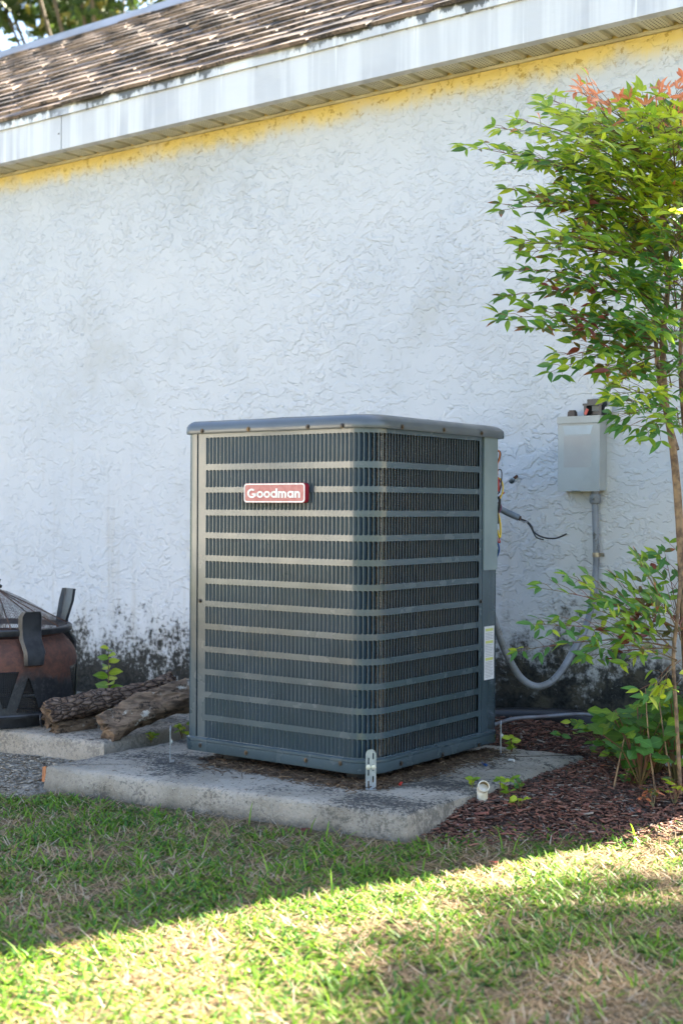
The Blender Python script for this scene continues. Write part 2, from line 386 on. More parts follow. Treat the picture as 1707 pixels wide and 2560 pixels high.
def mk_bark():
    t = NT('bark'); p = t.n('TexCoord', out=3); q = t.pos()
    n = t.noise(t.mapv(q, (1, 1, 1)), 26, 6, .7); v = t.n('TexVoronoi', {'Vector': t.mapv(q, (.5, .6, 1.5)), 'Scale': 50}, feature='DISTANCE_TO_EDGE')
    col = t.mix(t.rng(n, .35, .65), (.08, .05, .036), (.22, .155, .115))
    col = t.mix(t.rng(v, .07, .01), col, (.02, .014, .012))
    col = t.mix(t.rng(t.noise(q, 9, 4), .60, .68, 0, .6), col, (.20, .15, .12))
    h = t.math('ADD', t.rng(v, 0, .25), t.math('MULTIPLY', n, .7))
    return t.done(t.bsdf(color=col, rough=.9, spec=.2, normal=t.bump(h, .010)))
M['bark'] = mk_bark()
def mk_split(name):
    t = NT(name); q = t.pos()
    n = t.noise(t.mapv(q, (.7, 1, 4)), 14, 6, .7)
    col = t.mix(t.rng(n, .35, .65), (.07, .047, .032), (.24, .165, .11))
    l = t.rng(t.noise(q, 16, 5, .7), .58, .66)
    col = t.mix(t.math('MULTIPLY', l, .85), col, (.50, .47, .40))
    col = t.mix(t.rng(t.noise(q, 30, 4, .7), .56, .64, 0, .8), col, (.02, .015, .012))
    return t.done(t.bsdf(color=col, rough=.9, spec=.2, normal=t.bump(n, .012)))
M['splitwood'] = mk_split('split_wood')
M['fungus'] = simple('fungus', (.62, .56, .40), .7, 0, (.50, .38, .18), 30, bump=.002)
def mk_ground():
    t = NT('ground_soil'); p = t.pos(); x, y, z = t.sep(p)
    n = t.noise(p, 9, 6, .7); f = t.noise(p, 70, 5, .7)
    lawn = t.mix(t.rng(n, .35, .65), (.13, .095, .055), (.21, .165, .10))
    lawn = t.mix(t.rng(f, .45, .65), lawn, (.055, .055, .022))
    mul = t.mix(t.rng(f, .35, .65), (.030, .017, .013), (.085, .042, .032))
    sand = t.mix(t.rng(t.noise(p, 3.5, 5, .7), .54, .62), mul, (.24, .22, .20))
    # bed begins beyond the line from the pad corner to the right
    d = t.math('SUBTRACT', t.math('SUBTRACT', y, t.math('MULTIPLY', x, .72)), -.33)
    d = t.math('ADD', d, t.math('MULTIPLY', t.math('SUBTRACT', n, .5), .12))
    bed = t.math('MAXIMUM', t.math('MULTIPLY', t.rng(d, -.03, .03), t.rng(x, .17, .23)), t.math('MULTIPLY', t.rng(y, .8, .85), t.rng(x, -1.2, -1.1)))
    col = t.mix(bed, lawn, sand)
    dirt = t.math('MULTIPLY', t.rng(x, -.98, -1.04), t.rng(y, -.52, -.40))
    col = t.mix(dirt, col, t.mix(t.rng(f, .4, .6), (.16, .14, .11), (.33, .30, .25)))
    far = t.rng(t.n('VectorMath', {0: p}, out=1, operation='LENGTH'), 6, 12)
    col = t.mix(far, col, t.mix(t.rng(t.noise(p, .6, 5), .4, .6), (.05, .085, .02), (.13, .12, .05)))
    return t.done(t.bsdf(color=col, rough=.95, spec=.15, normal=t.bump(t.noise(p, 45, 6, .7), .02)))
M['ground'] = mk_ground()
def mk_attr(name, rough=.6, trans=.0, spec=.3, bump=0):
    t = NT(name); c = t.n('Attribute', out=0, attribute_name='tint')
    s = t.bsdf(color=c, rough=rough, spec=spec)
    if trans: s = t.n('MixShader', {0: trans, 1: s, 2: t.n('BsdfTranslucent', {'Color': c})})
    return t.done(s)
M['grass'] = mk_attr('grass_blade', .5, .42); M['litter'] = mk_attr('litter_bits', .85)
LEAFCOL = [((.14, .25, .016), (.21, .33, .026)),   # 0 mid green
           ((.30, .40, .018), (.42, .48, .035)),      # 1 bright yellow green
           ((.05, .125, .016), (.085, .175, .024)),   # 2 dark green
           ((.58, .15, .06), (.66, .26, .12)),       # 3 orange red new growth
           ((.12, .022, .022), (.22, .05, .028)),    # 4 dark red
           ((.055, .11, .018), (.24, .085, .018)),     # 5 green going brown at tip
           ((.06, .17, .035), (.10, .235, .045))]    # 6 cool green
def mk_leaf(i, c1, c2):
    t = NT('leaf_%s' % ('mid', 'bright', 'dark', 'orange', 'darkred', 'browning', 'cool')[i]); p = t.pos(); uv = t.sep(t.n('UVMap'))
    rnd = t.noise(p, 19, 2)
    if i == 5: c = t.mix(t.rng(t.math('ADD', uv[0], t.math('SUBTRACT', rnd, .5)), .55, .72), c1, c2)
    else: c = t.mix(t.rng(rnd, .3, .7), c1, c2)
    rib = t.math('ABSOLUTE', t.math('SUBTRACT', uv[1], .5))
    c = t.mix(t.rng(rib, .05, .02, 0, .5), c, tuple(min(1, v*1.9+.01) for v in c2))
    s = t.bsdf(color=c, rough=.38, spec=.45)
    tr = t.n('BsdfTranslucent', {'Color': t.mix(.5, c, tuple(min(1, v*1.6) for v in c2))})
    return t.done(t.n('MixShader', {0: .48, 1: s, 2: tr}))
M['leaf'] = [mk_leaf(i, *c) for i, c in enumerate(LEAFCOL)]
M['stem'] = simple('nandina_stem', (.26, .165, .085), .8, 0, (.10, .06, .035), 40, 1, bump=.002)
M['twig'] = simple('leaf_stalk', (.11, .10, .03), .6, 0, (.16, .05, .03), 8, 1)
M['trunk'] = simple('tree_trunk', (.06, .045, .035), .9, 0, (.10, .08, .06), 9, bump=.02, bscale=14)
M['canopy'] = [simple('oak_leaf_dark', (.030, .058, .012), .6), simple('oak_leaf_mid', (.06, .10, .02), .55), simple('oak_leaf_yellow', (.17, .15, .03), .55)]
for m in M['canopy']:
    nt = m.node_tree; b = [n for n in nt.nodes if n.type == 'BSDF_PRINCIPLED'][0]; o = [n for n in nt.nodes if n.type == 'OUTPUT_MATERIAL'][0]
    tr = nt.nodes.new('ShaderNodeBsdfTranslucent'); tr.inputs[0].default_value = b.inputs['Base Color'].default_value
    mx = nt.nodes.new('ShaderNodeMixShader'); mx.inputs[0].default_value = .4
    nt.links.new(b.outputs[0], mx.inputs[1]); nt.links.new(tr.outputs[0], mx.inputs[2]); nt.links.new(mx.outputs[0], o.inputs[0])
M['beige'] = simple('beige_siding', (.54, .52, .49), .75, 0, (.48, .465, .44), 2); M['nroof'] = simple('neighbour_roof', (.10, .085, .075), .85, 0, (.06, .05, .045), 3)
M['pane'] = simple('window_glass', (.02, .025, .03), .06); M['wframe'] = simple('window_frame', (.7, .7, .68), .5)

# ================================================================== GROUND
def gz(x, y):
    h = .07*sstep(-.05, .8, y)+.06*sstep(.85, 1.2, y)
    h *= sstep(-1.25, -.6, x)
    h -= .05*sstep(-1.0, -1.2, x)*sstep(.45, .6, y)
    if -1.1 < x < -.9 and y < 0: h += .0
    h += .012*mnoise.noise(Vector((x*1.7, y*1.7, 3)))+.006*mnoise.noise(Vector((x*6, y*6, 8)))
    if -1.06 < x < .285 and -.37 < y < .9: h = min(h, .058)
    if x < -1.0: h += .035*sstep(-.55, -.25, y)*sstep(-1.0, -1.1, x)
    h = max(h, .056*sstep(0, .28, y-.727*x+.315)*sstep(.1, .26, x))
    r = math.hypot(x, y)
    return h*sstep(9, 5, r)
xs = np.unique(np.round(np.concatenate([[-400, -200, -100, -50, -30, -20, -14, -10, -8, -6, -5, -4, -3.4], np.arange(-3, 2.6, .045), [2.8, 3.2, 4, 5, 6, 8, 10, 14, 20, 30, 50, 100, 200, 400]]), 4))
ys = np.unique(np.round(np.concatenate([[-400, -200, -100, -50, -30, -20, -14, -10, -8, -6, -5, -4, -3.4, -3, -2.6], np.arange(-2.3, 1.5, .045), [1.8, 2.5, 4, 6, 8, 10, 14, 20, 30, 50, 100, 200, 400]]), 4))
gm = MB(); nx = len(xs); ny = len(ys)
gm.add([(x, y, gz(x, y)) for y in ys for x in xs], [(j*nx+i, j*nx+i+1, (j+1)*nx+i+1, (j+1)*nx+i) for j in range(ny-1) for i in range(nx-1)])
g = gm.build('ground', M['ground'], None, 180); tag(g, 'lawn soil with straw and dark mulch bed beside the white wall', 'ground', kind='structure')

# ================================================================== HOUSE
YW = 1.30; YF = 1.148; ZS = 2.627; RS = .667; YR = 3.28; ZR = 4.26
house = thing('house', (0, YW, 0), 'white stucco house with brown shingle roof behind the air conditioner', 'house')
w = MB(); X0, X1 = -9.0, 1.146; YB = 2*YR-YW
w.add([(X0, YW, -.3), (X1, YW, -.3), (X1, YB, -.3), (X0, YB, -.3), (X0, YW, ZS+.1), (X1, YW, ZS+.1), (X1, YB, ZS+.1), (X0, YB, ZS+.1), (X0, YR, ZR-.15), (X1, YR, ZR-.15)],
      [(0, 1, 5, 4), (1, 2, 6, 9, 5), (2, 3, 7, 6), (3, 0, 4, 8, 7)])
w.build('wall', M['stucco'], house)
# soffit: channel along the wall, one vinyl panel after another
sp = MB(); PW = .118
prof = [(0, .000), (.003, .012), (.014, .012), (.030, 0), (PW-.002, 0)]
V = []
for (dx, dz) in prof:
    V += [(dx, 0, dz), (dx, .152-.004, dz)]
pf = [(2*i, 2*i+1, 2*i+3, 2*i+2) for i in range(len(prof)-1)]
V2 = [(a, b, c+.012) for a, b, c in V]; n_ = len(V)
pf2 = pf+[tuple(n_+i for i in reversed(f)) for f in pf]+[(0, 1, n_+1, n_)]
sp.add(V+V2, pf2)
spm = sp.mesh('soffit_panel', M['soffit'])
k0 = int((-4.4+10)/PW)
for k in range(k0, k0+52):
    x = -10+k*PW
    link('soffit_panel', spm, house, Matrix.Translation((x, YF+.003, ZS+.002)))
xa, xb = -10+k0*PW, -10+(k0+52)*PW
MB().bx(X0-.2, xa, YF+.003, YW, ZS+.002, ZS+.014).bx(xb, X1+.2, YF+.003, YW, ZS+.002, ZS+.014).build('soffit_strip', M['soffit'], house)
MB().bx(X0-.2, X1+.2, YW-.012, YW-.0005, ZS-.012, ZS+.0).build('soffit_channel', M['channel'], house)
# fascia boards with the joint, drip edge
def fascia(x0, x1):
    m = MB(); m.bx(x0, x1, YF-.022, YF, ZS-.004, 2.795)
    m.bx(x0, x1, YF, YF+.022, ZS-.004, ZS+.001)
    return m.build('fascia_board', M['fascia'], house)
fascia(X0-.2, -2.626); fascia(-2.620, X1+.2)
MB().box((-2.640, YF-.0235, 2.70), (.006, .004, .006)).build('nail_head', M['screw'], house)
d = MB(); xe = (X0-.2, X1+.2)
pr = [(YF-.024, 2.783), (YF-.034, 2.783), (YF-.030, 2.842), (YF+.02, 2.852), (YF+.02, 2.842), (YF-.024, 2.838)]
N_ = 40; V = []
for i in range(N_+1):
    x = xe[0]+(xe[1]-xe[0])*i/N_
    for (yy, zz) in pr: V.append((x, yy+rng.uniform(-.001, .001), zz+rng.uniform(-.0012, .0012)))
k = len(pr)
d.add(V, [(i*k+j, i*k+(j+1) % k, (i+1)*k+(j+1) % k, (i+1)*k+j) for i in range(N_) for j in range(k)])
d.build('drip_edge', M['drip'], house)
# roof: decks, shingle tabs, ridge cap
rf = MB(); zr0 = 2.846
def roofz(y): return zr0+RS*(y-YF) if y <= YR else zr0+RS*(2*YR-YF-y)
ye = YF-.03
rf.add([(X0-.3, ye, roofz(ye)), (X1+.3, ye, roofz(ye)), (X1+.3, YR, roofz(YR)), (X0-.3, YR, roofz(YR)), (X0-.3, 2*YR-ye, roofz(ye)), (X1+.3, 2*YR-ye, roofz(ye))], [(0, 1, 2, 3), (3, 2, 5, 4)])
roof = rf.build('roof', M['shingle'], house)
sl = math.atan(RS); TH = .014
shm = []
for kk in range(4):
    rr_ = random.Random(kk); m = MB(); wd = .298-.012*rr_.random(); ln = .175
    e = [rr_.uniform(-.004, .004) for _ in range(4)]
    m.add([(0, e[0], 0), (wd/2, e[1], 0), (wd, e[2], 0), (wd, ln, -.004), (wd/2, ln, -.004), (0, ln, -.004),
           (0, e[0], TH), (wd/2, e[1], TH+.003), (wd, e[2], TH), (wd, ln, .001), (wd/2, ln, .001), (0, ln, .001)],
          [(6, 7, 10, 11), (7, 8, 9, 10), (0, 1, 7, 6), (1, 2, 8, 7), (0, 6, 11, 5), (2, 3, 9, 8), (0, 5, 4, 1), (1, 4, 3, 2), (3, 4, 10, 9), (4, 5, 11, 10)])
    shm.append(m.mesh('shingle', M['shingle']))
cand = []; Lr = math.hypot(YR-ye, RS*(YR-ye)); EXPO = .1405
nc = int(Lr/EXPO)
for c in range(nc):
    off = (c % 2)*.15+rng.uniform(-.03, .03); yy = ye+c*EXPO*cos(sl)-.012; zz = zr0+RS*(yy-YF)+.004
    i = 0; x = -8.6+off
    while x < 1.2:
        mw = Matrix.Translation((x, yy+rng.uniform(-.008, .008), zz+rng.uniform(-.002, .004))) @ Matrix.Rotation(sl+rng.uniform(-.020, .012), 4, 'X') @ Matrix.Rotation(rng.uniform(-.008, .008), 4, 'Z')
        dd = Vector((x, yy, zz))-CAM; v = dd.dot(VIEW); px = 853.5+FPX*dd.dot(RIGHT)/v; py = 1280-FPX*dd.z/v
        vis = -120 < px < 1400 and py > -90
        cand.append((0 if vis else 1, v, rng.randrange(4), mw)); x += .30
cand.sort(key=lambda t: (t[0], t[1]))
for i, (a_, v, kk, mw) in enumerate(cand[:300]): link('shingle', shm[kk], roof, mw)
rest = MB()
for (a_, v, kk, mw) in cand[300:]:
    me = shm[kk]; rest.add([mw @ q.co for q in me.vertices], [tuple(p.vertices) for p in me.polygons])
tag(rest.build('shingle_field', M['shingle'], roof), kind='stuff')
rc = MB(); rc.add([(X0-.3, YR-.16, roofz(YR-.16)+.018), (X1+.3, YR-.16, roofz(YR-.16)+.018), (X1+.3, YR, roofz(YR)+.045), (X0-.3, YR, roofz(YR)+.045), (X1+.3, YR+.16, roofz(YR+.16)+.018), (X0-.3, YR+.16, roofz(YR+.16)+.018)], [(0, 1, 2, 3), (3, 2, 4, 5)])
rc.build('ridge_cap', M['ridge'], roof)

# ================================================================== CONCRETE
def slab(name, poly, z0, z1, seg, jit, mat, seed):
    r_ = random.Random(seed); ring = []
    for i in range(len(poly)):
        a, b = Vector(poly[i]), Vector(poly[(i+1) % len(poly)]); n = max(2, int((b-a).length/seg))
        for k in range(n): ring.append(a.lerp(b, k/n))
    c = sum(ring, Vector((0, 0)))/len(ring); V = []; n = len(ring)
    for (ins, z) in ((0, z0), (-.004, (z0+z1)/2), (0, z1-.020), (.004, z1-.007), (.012, z1-.002), (.028, z1)):
        for i, p in enumerate(ring):
            t = (ring[(i+1) % n]-ring[i-1]).normalized(); nn = Vector((-t.y, t.x))
            e = mnoise.noise(Vector((p.x*9, p.y*9, seed+z*20)))*jit+mnoise.noise(Vector((p.x*40, p.y*40, seed+z*60)))*jit*.5
            q = p+nn*(ins+e); zz = z+(mnoise.noise(Vector((p.x*25, p.y*25, seed)))*.003 if z > z0 else 0)
            V.append((q.x, q.y, zz))
    F = [(r*n+i, r*n+(i+1) % n, (r+1)*n+(i+1) % n, (r+1)*n+i) for r in range(5) for i in range(n)]+[tuple(5*n+i for i in range(n))]
    m = MB(); m.add(V, F); return m.build(name, mat, None, 50, (c.x, c.y, z0))
pad = slab('concrete_pad', [(-1.03, -.345), (.262, -.197), (.262, .89), (-1.045, .86)], -.12, .08, .025, .012, M['concrete'], 3)
tag(pad, 'weathered grey concrete pad under the air conditioner', 'concrete pad')
sl2 = slab('concrete_slab', [(-1.065, -.055), (-1.175, .66), (-3.4, .60), (-3.4, -.30)], -.12, .11, .03, .005, M['slab'], 9)
tag(sl2, 'beige concrete slab under the fire pit and logs', 'concrete slab')
m = MB(); c = at_z(107, 1935, .05); m.add([c+Vector(v)*.55+Vector((0, .012, 0)) for v in ((-.03, 0, -.05), (.02, -.015, -.05), (.03, .03, -.05), (-.02, .04, -.05), (-.025, .0, .035), (.012, -.01, .045), (.022, .025, .03), (-.015, .03, .02))], [(0, 1, 5, 4), (1, 2, 6, 5), (2, 3, 7, 6), (3, 0, 4, 7), (4, 5, 6, 7), (3, 2, 1, 0)])
tag(m.build('brick_fragment', M['brick'], None, None, c), 'broken orange brick fragment at the left end of the pad', 'brick')

# ================================================================== AIR CONDITIONER
W = .737; ZB = .12; ZT = 1.148
ac = thing('air_conditioner', (-W/2, W/2, .08), 'dark grey outdoor air conditioner with louvered sides and red badge', 'air conditioner')
R = .084; XL = -.688; XS = -.657; YS = .620; YE = .640
arc0 = -R-XL; arcL = R*pi/2; STOT = arc0+arcL+(YE-R)
def path(s):
    if s < arc0: return Vector((XL+s, 0, 0)), Vector((0, -1, 0))
    if s < arc0+arcL:
        a = (s-arc0)/R; return Vector((-R+R*sin(a), R-R*cos(a), 0)), Vector((sin(a), -cos(a), 0))
    return Vector((0, R+(s-arc0-arcL), 0)), Vector((1, 0, 0))
s0 = XS-XL; s1 = arc0+arcL+(YS-R); NS = int(round((s1-s0)/.0155)); P = (s1-s0)/NS
rows = [(1.135, 1.049), (1.030, .9745)]+[(.9575-.0737*i, .902-.0737*i) for i in range(11)]
# perforated sheet: bands with scalloped edges and thin ribs
fr = MB(); TK = .0012
sc_ = [(.0, 0), (.10, 0), (.11, 1), (.70, 1), (.84, .86), (.93, .5), (.975, 0)]   # (fraction of pitch, opening factor)
rad = .0055
edge_s = [0, s0*.5]+[s0+P*(i+f) for i in range(NS) for f, _ in sc_]+[s1, (s1+STOT)/2, STOT]
edge_o = [0, 0]+[o_ for i in range(NS) for _, o_ in sc_]+[0, 0, 0]
def strip(zlo, zhi, lo_open, hi_open):
    """band between zlo and zhi; where a slot opens the edge is at its true line, elsewhere it closes by rad"""
    V = []; F = []
    for s_, o_ in zip(edge_s, edge_o):
        p, n = path(s_); a = zlo-(rad*(1-o_) if lo_open else 0); b = zhi+(rad*(1-o_) if hi_open else 0)
        V += [(p.x, p.y, a), (p.x, p.y, b), (p.x-n.x*TK, p.y-n.y*TK, a), (p.x-n.x*TK, p.y-n.y*TK, b)]
    for i in range(len(edge_s)-1):
        a, b = 4*i, 4*i+4; F += [(a, b, b+1, a+1), (a+2, a+3, b+3, b+2), (a, a+2, b+2, b), (a+1, b+1, b+3, a+3)]
    fr.add(V, F)
zt = ZT+.004
for i, (hi, lo) in enumerate(rows):
    strip(hi, zt, True, i > 0); zt = lo
strip(ZB+.03, zt, False, True)
for (hi, lo) in rows:
    for i in range(NS+1):
        sA = s0+P*i-P*.02; sB = s0+P*i+P*.115
        if i == NS: sA, sB = s1-P*.03, s1+P*.05
        pa, na = path(sA); pb, nb = path(sB)
        fr.add([(pa.x, pa.y, lo+rad), (pb.x, pb.y, lo+rad), (pb.x, pb.y, hi-rad), (pa.x, pa.y, hi-rad)], [(0, 1, 2, 3)])
    # blank margins
    for (sa, sb) in ((0, s0-P*.02), (s1+P*.05, STOT)):
        pa, na = path(sa); pb, nb = path(sb); fr.add([(pa.x, pa.y, lo+rad), (pb.x, pb.y, lo+rad), (pb.x, pb.y, hi-rad), (pa.x, pa.y, hi-rad)], [(0, 1, 2, 3)])
panel = fr.build('louver_panel', M['acpaint'], ac, 40)
# vanes: local x = along, y = inward, z = up
def vane(h):
    m = MB(); cs = [(.06, .03), (.24, .28), (.48, .50), (.70, .70), (.84, .81)]; V = []
    for (a, b) in cs:
        for z in (-.004, h+.004): V.append((a*P, b*P+.0004, z))
    for (a, b) in cs:
        for z in (-.004, h+.004): V.append((a*P-.0009, b*P+.0016, z))
    k = len(cs)*2; F = [(2*i, 2*i+2, 2*i+3, 2*i+1) for i in range(len(cs)-1)]+[(k+2*i, k+2*i+1, k+2*i+3, k+2*i+2) for i in range(len(cs)-1)]
    F += [(0, 1, k+1, k), (k-2, 2*k-2, 2*k-1, k-1)]
    m.add(V, F); return m.mesh('louver', M['louver'], 180)
vm = [vane(rows[0][0]-rows[0][1]), vane(rows[2][0]-rows[2][1])]
vl = []
for ri, (hi, lo) in enumerate(rows):
    for i in range(NS):
        p, n = path(s0+P*i); t = Vector((-n.y, n.x, 0)); inn = -n
        mw = Matrix(((t.x, inn.x, 0, p.x), (t.y, inn.y, 0, p.y), (0, 0, 1, lo), (0, 0, 0, 1)))
        q = Vector((p.x, p.y, lo)); dpt = (q-CAM).dot(VIEW); frontal = 1 if s0+P*i < arc0+arcL*.6 else .4
        vl.append((-(hi-lo)*frontal/dpt/dpt, 0 if ri == 0 else 1, mw))
vl.sort(key=lambda t: t[0])
for (a_, k, mw) in vl[:300]: link('louver', vm[k], panel, mw)
rest = MB()
for (a_, k, mw) in vl[300:]:
    me = vm[k]; rest.add([mw @ q.co for q in me.vertices], [tuple(p.vertices) for p in me.polygons])
tag(rest.build('louver_field', M['louver'], panel, 40), kind='stuff')
# coil behind the louvers, ridged
co = MB(); zz = []; z = ZB+.02
while z < ZT: zz += [(z, .026), (z+.0026, .0225), (z+.0052, .026)]; z += .0105
ss = [STOT*i/3*arc0/STOT for i in range(3)]+[arc0+arcL*i/10 for i in range(11)]+[arc0+arcL+(YE-R)*i/4 for i in range(1, 5)]
V = []
for (z, dp) in zz:
    for s_ in ss:
        p, n = path(s_); q = p-n*dp; V.append((q.x, q.y, z))
k = len(ss); co.add(V, [(i*k+j, i*k+j+1, (i+1)*k+j+1, (i+1)*k+j) for i in range(len(zz)-1) for j in range(k-1)])
co.build('condenser_coil', M['coil'], ac, 40)
# wire guard: thin vertical wires seen on the right face
gw = MB()
for i in range(26):
    y = .075+i*.0215; gw.bx(-.0185, -.0170, y, y+.0012, ZB+.03, ZT)
gw.build('wire_guard', M['zinc'], ac)
MB().bx(-W+.012, -.06, .06, W-.02, ZB+.01, ZT-.01).build('inner_light_block', M['dark'], ac)  # dark box added inside so no light shows through the louvers
# posts and back
def vsheet(name, pts, z0, z1, mat, th=.0015, smooth=35):
    m = MB(); V = []
    for i, (x, y) in enumerate(pts):
        a = Vector(pts[max(i-1, 0)]); b = Vector(pts[min(i+1, len(pts)-1)]); t = (b-a).normalized(); nn = Vector((-t.y, t.x))*th
        V += [(x, y, z0), (x, y, z1), (x+nn.x, y+nn.y, z0), (x+nn.x, y+nn.y, z1)]
    F = []
    for i in range(len(pts)-1):
        a, b = 4*i, 4*i+4; F += [(a, b, b+1, a+1), (a+2, a+3, b+3, b+2), (a, a+2, b+2, b), (a+1, b+1, b+3, a+3)]
    F += [(0, 1, 3, 2), (4*len(pts)-4, 4*len(pts)-2, 4*len(pts)-1, 4*len(pts)-3)]
    m.add(V, F); return m.build(name, mat, ac, smooth)
lp = [(-W, .16), (-W, .022)]+[(-W+.022-.022*cos(a), .022-.022*sin(a)) for a in [pi/2*k/6 for k in range(1, 7)]]+[(-.6945, 0), (-.6935, .012)]
vsheet('corner_post', lp, ZB+.03, ZT+.002, M['acpaint'])
vsheet('side_panel', [(-W, .161), (-W, W), (-.003, W)][::-1], ZB+.03, ZT+.002, M['acpaint'])
vsheet('corner_post', [(.0005, .6415), (.0005, W-.012), (-.004, W-.003), (-.012, W+.001)], ZB+.03, ZT+.002, M['acpaint'])
m = MB(); m.bx(.001, .006, .643, .731, .704, ZT+.001); m.bx(-.03, .001, .7275, .731, .704, ZT+.001); m.build('service_panel', M['service'], ac)
# base pan
def ringstack(name, levels, mat, x0=-W, x1=0, y0=0, y1=W, radii=(.022, R, .02, .02), parent=ac, cap=True, smooth=40):
    m = MB(); V = []; n = 0
    for (o, z, oy) in levels:
        pts = rr(x0-o, x1+o, y0-o, y1+o+oy, [max(.004, q+o) for q in radii], 10); n = len(pts); V += [(px, py, z) for px, py in pts]
    F = [(i*n+j, i*n+(j+1) % n, (i+1)*n+(j+1) % n, (i+1)*n+j) for i in range(len(levels)-1) for j in range(n)]
    if cap: F += [tuple(range(n)), tuple((len(levels)-1)*n+j for j in range(n))]
    m.add(V, F); return m.build(name, mat, parent, smooth)
ringstack('base_pan', [(-.05, ZB-.006, 0), (.004, ZB-.002, 0), (.0075, ZB+.003, 0), (.0075, ZB+.029, 0), (.0055, ZB+.031, 0), (.009, ZB+.033, 0), (.009, ZB+.040, 0), (.002, ZB+.043, 0)], M['acpaint'])
for (fx, fy) in ((-.62, .12), (-.12, .12), (-.62, .62), (-.12, .62)):
    m = MB(); m.lathe([(.0, .08), (.045, .08), (.04, ZB-.004), (0, ZB-.004)], (fx, fy, 0), 16); m.build('foot', M['dark'], ac)
# lid with rolled skirt and fan grille
lid = ringstack('lid', [(-.03, ZT+.004, .02), (.006, ZT+.002, .036), (.012, ZT, .036), (.013, ZT+.004, .036), (.012, ZT+.023, .036), (.010, ZT+.0255, .036), (.006, ZT+.031, .032), (-.002, ZT+.0375, .026), (-.014, ZT+.042, .014), (-.05, ZT+.044, 0)], M['lidpaint'])
fg = MB()
for r_ in [.05+.022*i for i in range(13)]:
    fg.tube([(-W/2+r_*cos(a), W/2+r_*sin(a), ZT+.0445) for a in [2*pi*i/40 for i in range(41)]], .002, 5, False)
for i in range(8):
    a = 2*pi*i/8; fg.tube([(-W/2+.03*cos(a), W/2+.03*sin(a), ZT+.0440), (-W/2+.33*cos(a), W/2+.33*sin(a), ZT+.0440)], .002, 5)
fg.build('fan_grille', M['black'], lid)
# screws
def screw(p, n, parent, r=.0042, mat='screw'):
    n = Vector(n).normalized(); q = n.to_track_quat('Z', 'Y').to_matrix()
    m = MB(); m.lathe([(r*1.7, 0), (r*1.7, .0012), (r, .0016), (r, .0045), (r*.8, .0052), (0, .0052)], p, 6, M=q)
    return m.build('screw', M[mat], parent, 30)
def c5(x, y): return 440+x/1.8667, 1020+y/1.8667
def c6(x, y): return 440+x/1.8667, 1450+y/1.8667
for (x, y) in ((123, 107), (338, 98), (615, 88), (776, 83)): screw(at_y(*c5(x, y), -.0128), (0, -1, 0), lid, .005)
for (x, y) in ((1055, 88), (1250, 102), (1425, 118)): screw(at_x(*c5(x, y), .0128), (1, 0, 0), lid, .005)
for (x, y) in ((113, 772), (327, 806), (606, 842), (766, 857)): screw(at_y(*c6(x, y), -.0085), (0, -1, 0), ac, .0045)
for (x, y) in ((1049, 856), (1243, 815), (1413, 770)): screw(at_x(*c6(x, y), .0085), (1, 0, 0), ac, .0045)
screw(at_y(*c6(113, 97), -.001), (0, -1, 0), ac); screw(at_x(*c6(1420, 100), .001), (1, 0, 0), ac)
# ---- badge
bx0, bx1, bz0, bz1 = -.473, -.2285, .9245, .9855; YBD = -.024
def rrect2(x0, x1, z0, z1, r, n=6): return rr(x0, x1, z0, z1, [r]*4, n)
bo = (0, YBD, 0); ux = (1, 0, 0); uz = (0, 0, 1)
badge = MB().prism(rrect2(bx0, bx1, bz0, bz1, .011), bo, ux, uz, (0, .018, 0)).build('badge', M['badge_edge'], ac)
MB().prism(rrect2(bx0+.0012, bx1-.0012, bz0+.0012, bz1-.0012, .010), (0, YBD-.0012, 0), ux, uz, (0, .0018, 0), [rrect2(bx0+.0052, bx1-.0052, bz0+.0052, bz1-.0052, .0075)]).build('badge_border', M['badge_white'], badge)
MB().prism(rrect2(bx0+.0050, bx1-.0050, bz0+.0050, bz1-.0050, .0077), (0, YBD-.0005, 0), ux, uz, (0, .0012, 0)).build('badge_face', M['badge_red'], badge)
def arcpoly(cx, cz, ro, ri, a0, a1, n=22):
    A = [radians(a0+(a1-a0)*i/n) for i in range(n+1)]
    return [(cx+ro*cos(a), cz+ro*sin(a)) for a in A]+[(cx+ri*cos(a), cz+ri*sin(a)) for a in reversed(A)]
def rect(x0, x1, z0, z1): return [(x0, z0), (x1, z0), (x1, z1), (x0, z1)]
XH = .0206; ST = .0056; RO = XH/2+.0004; zb = .9398
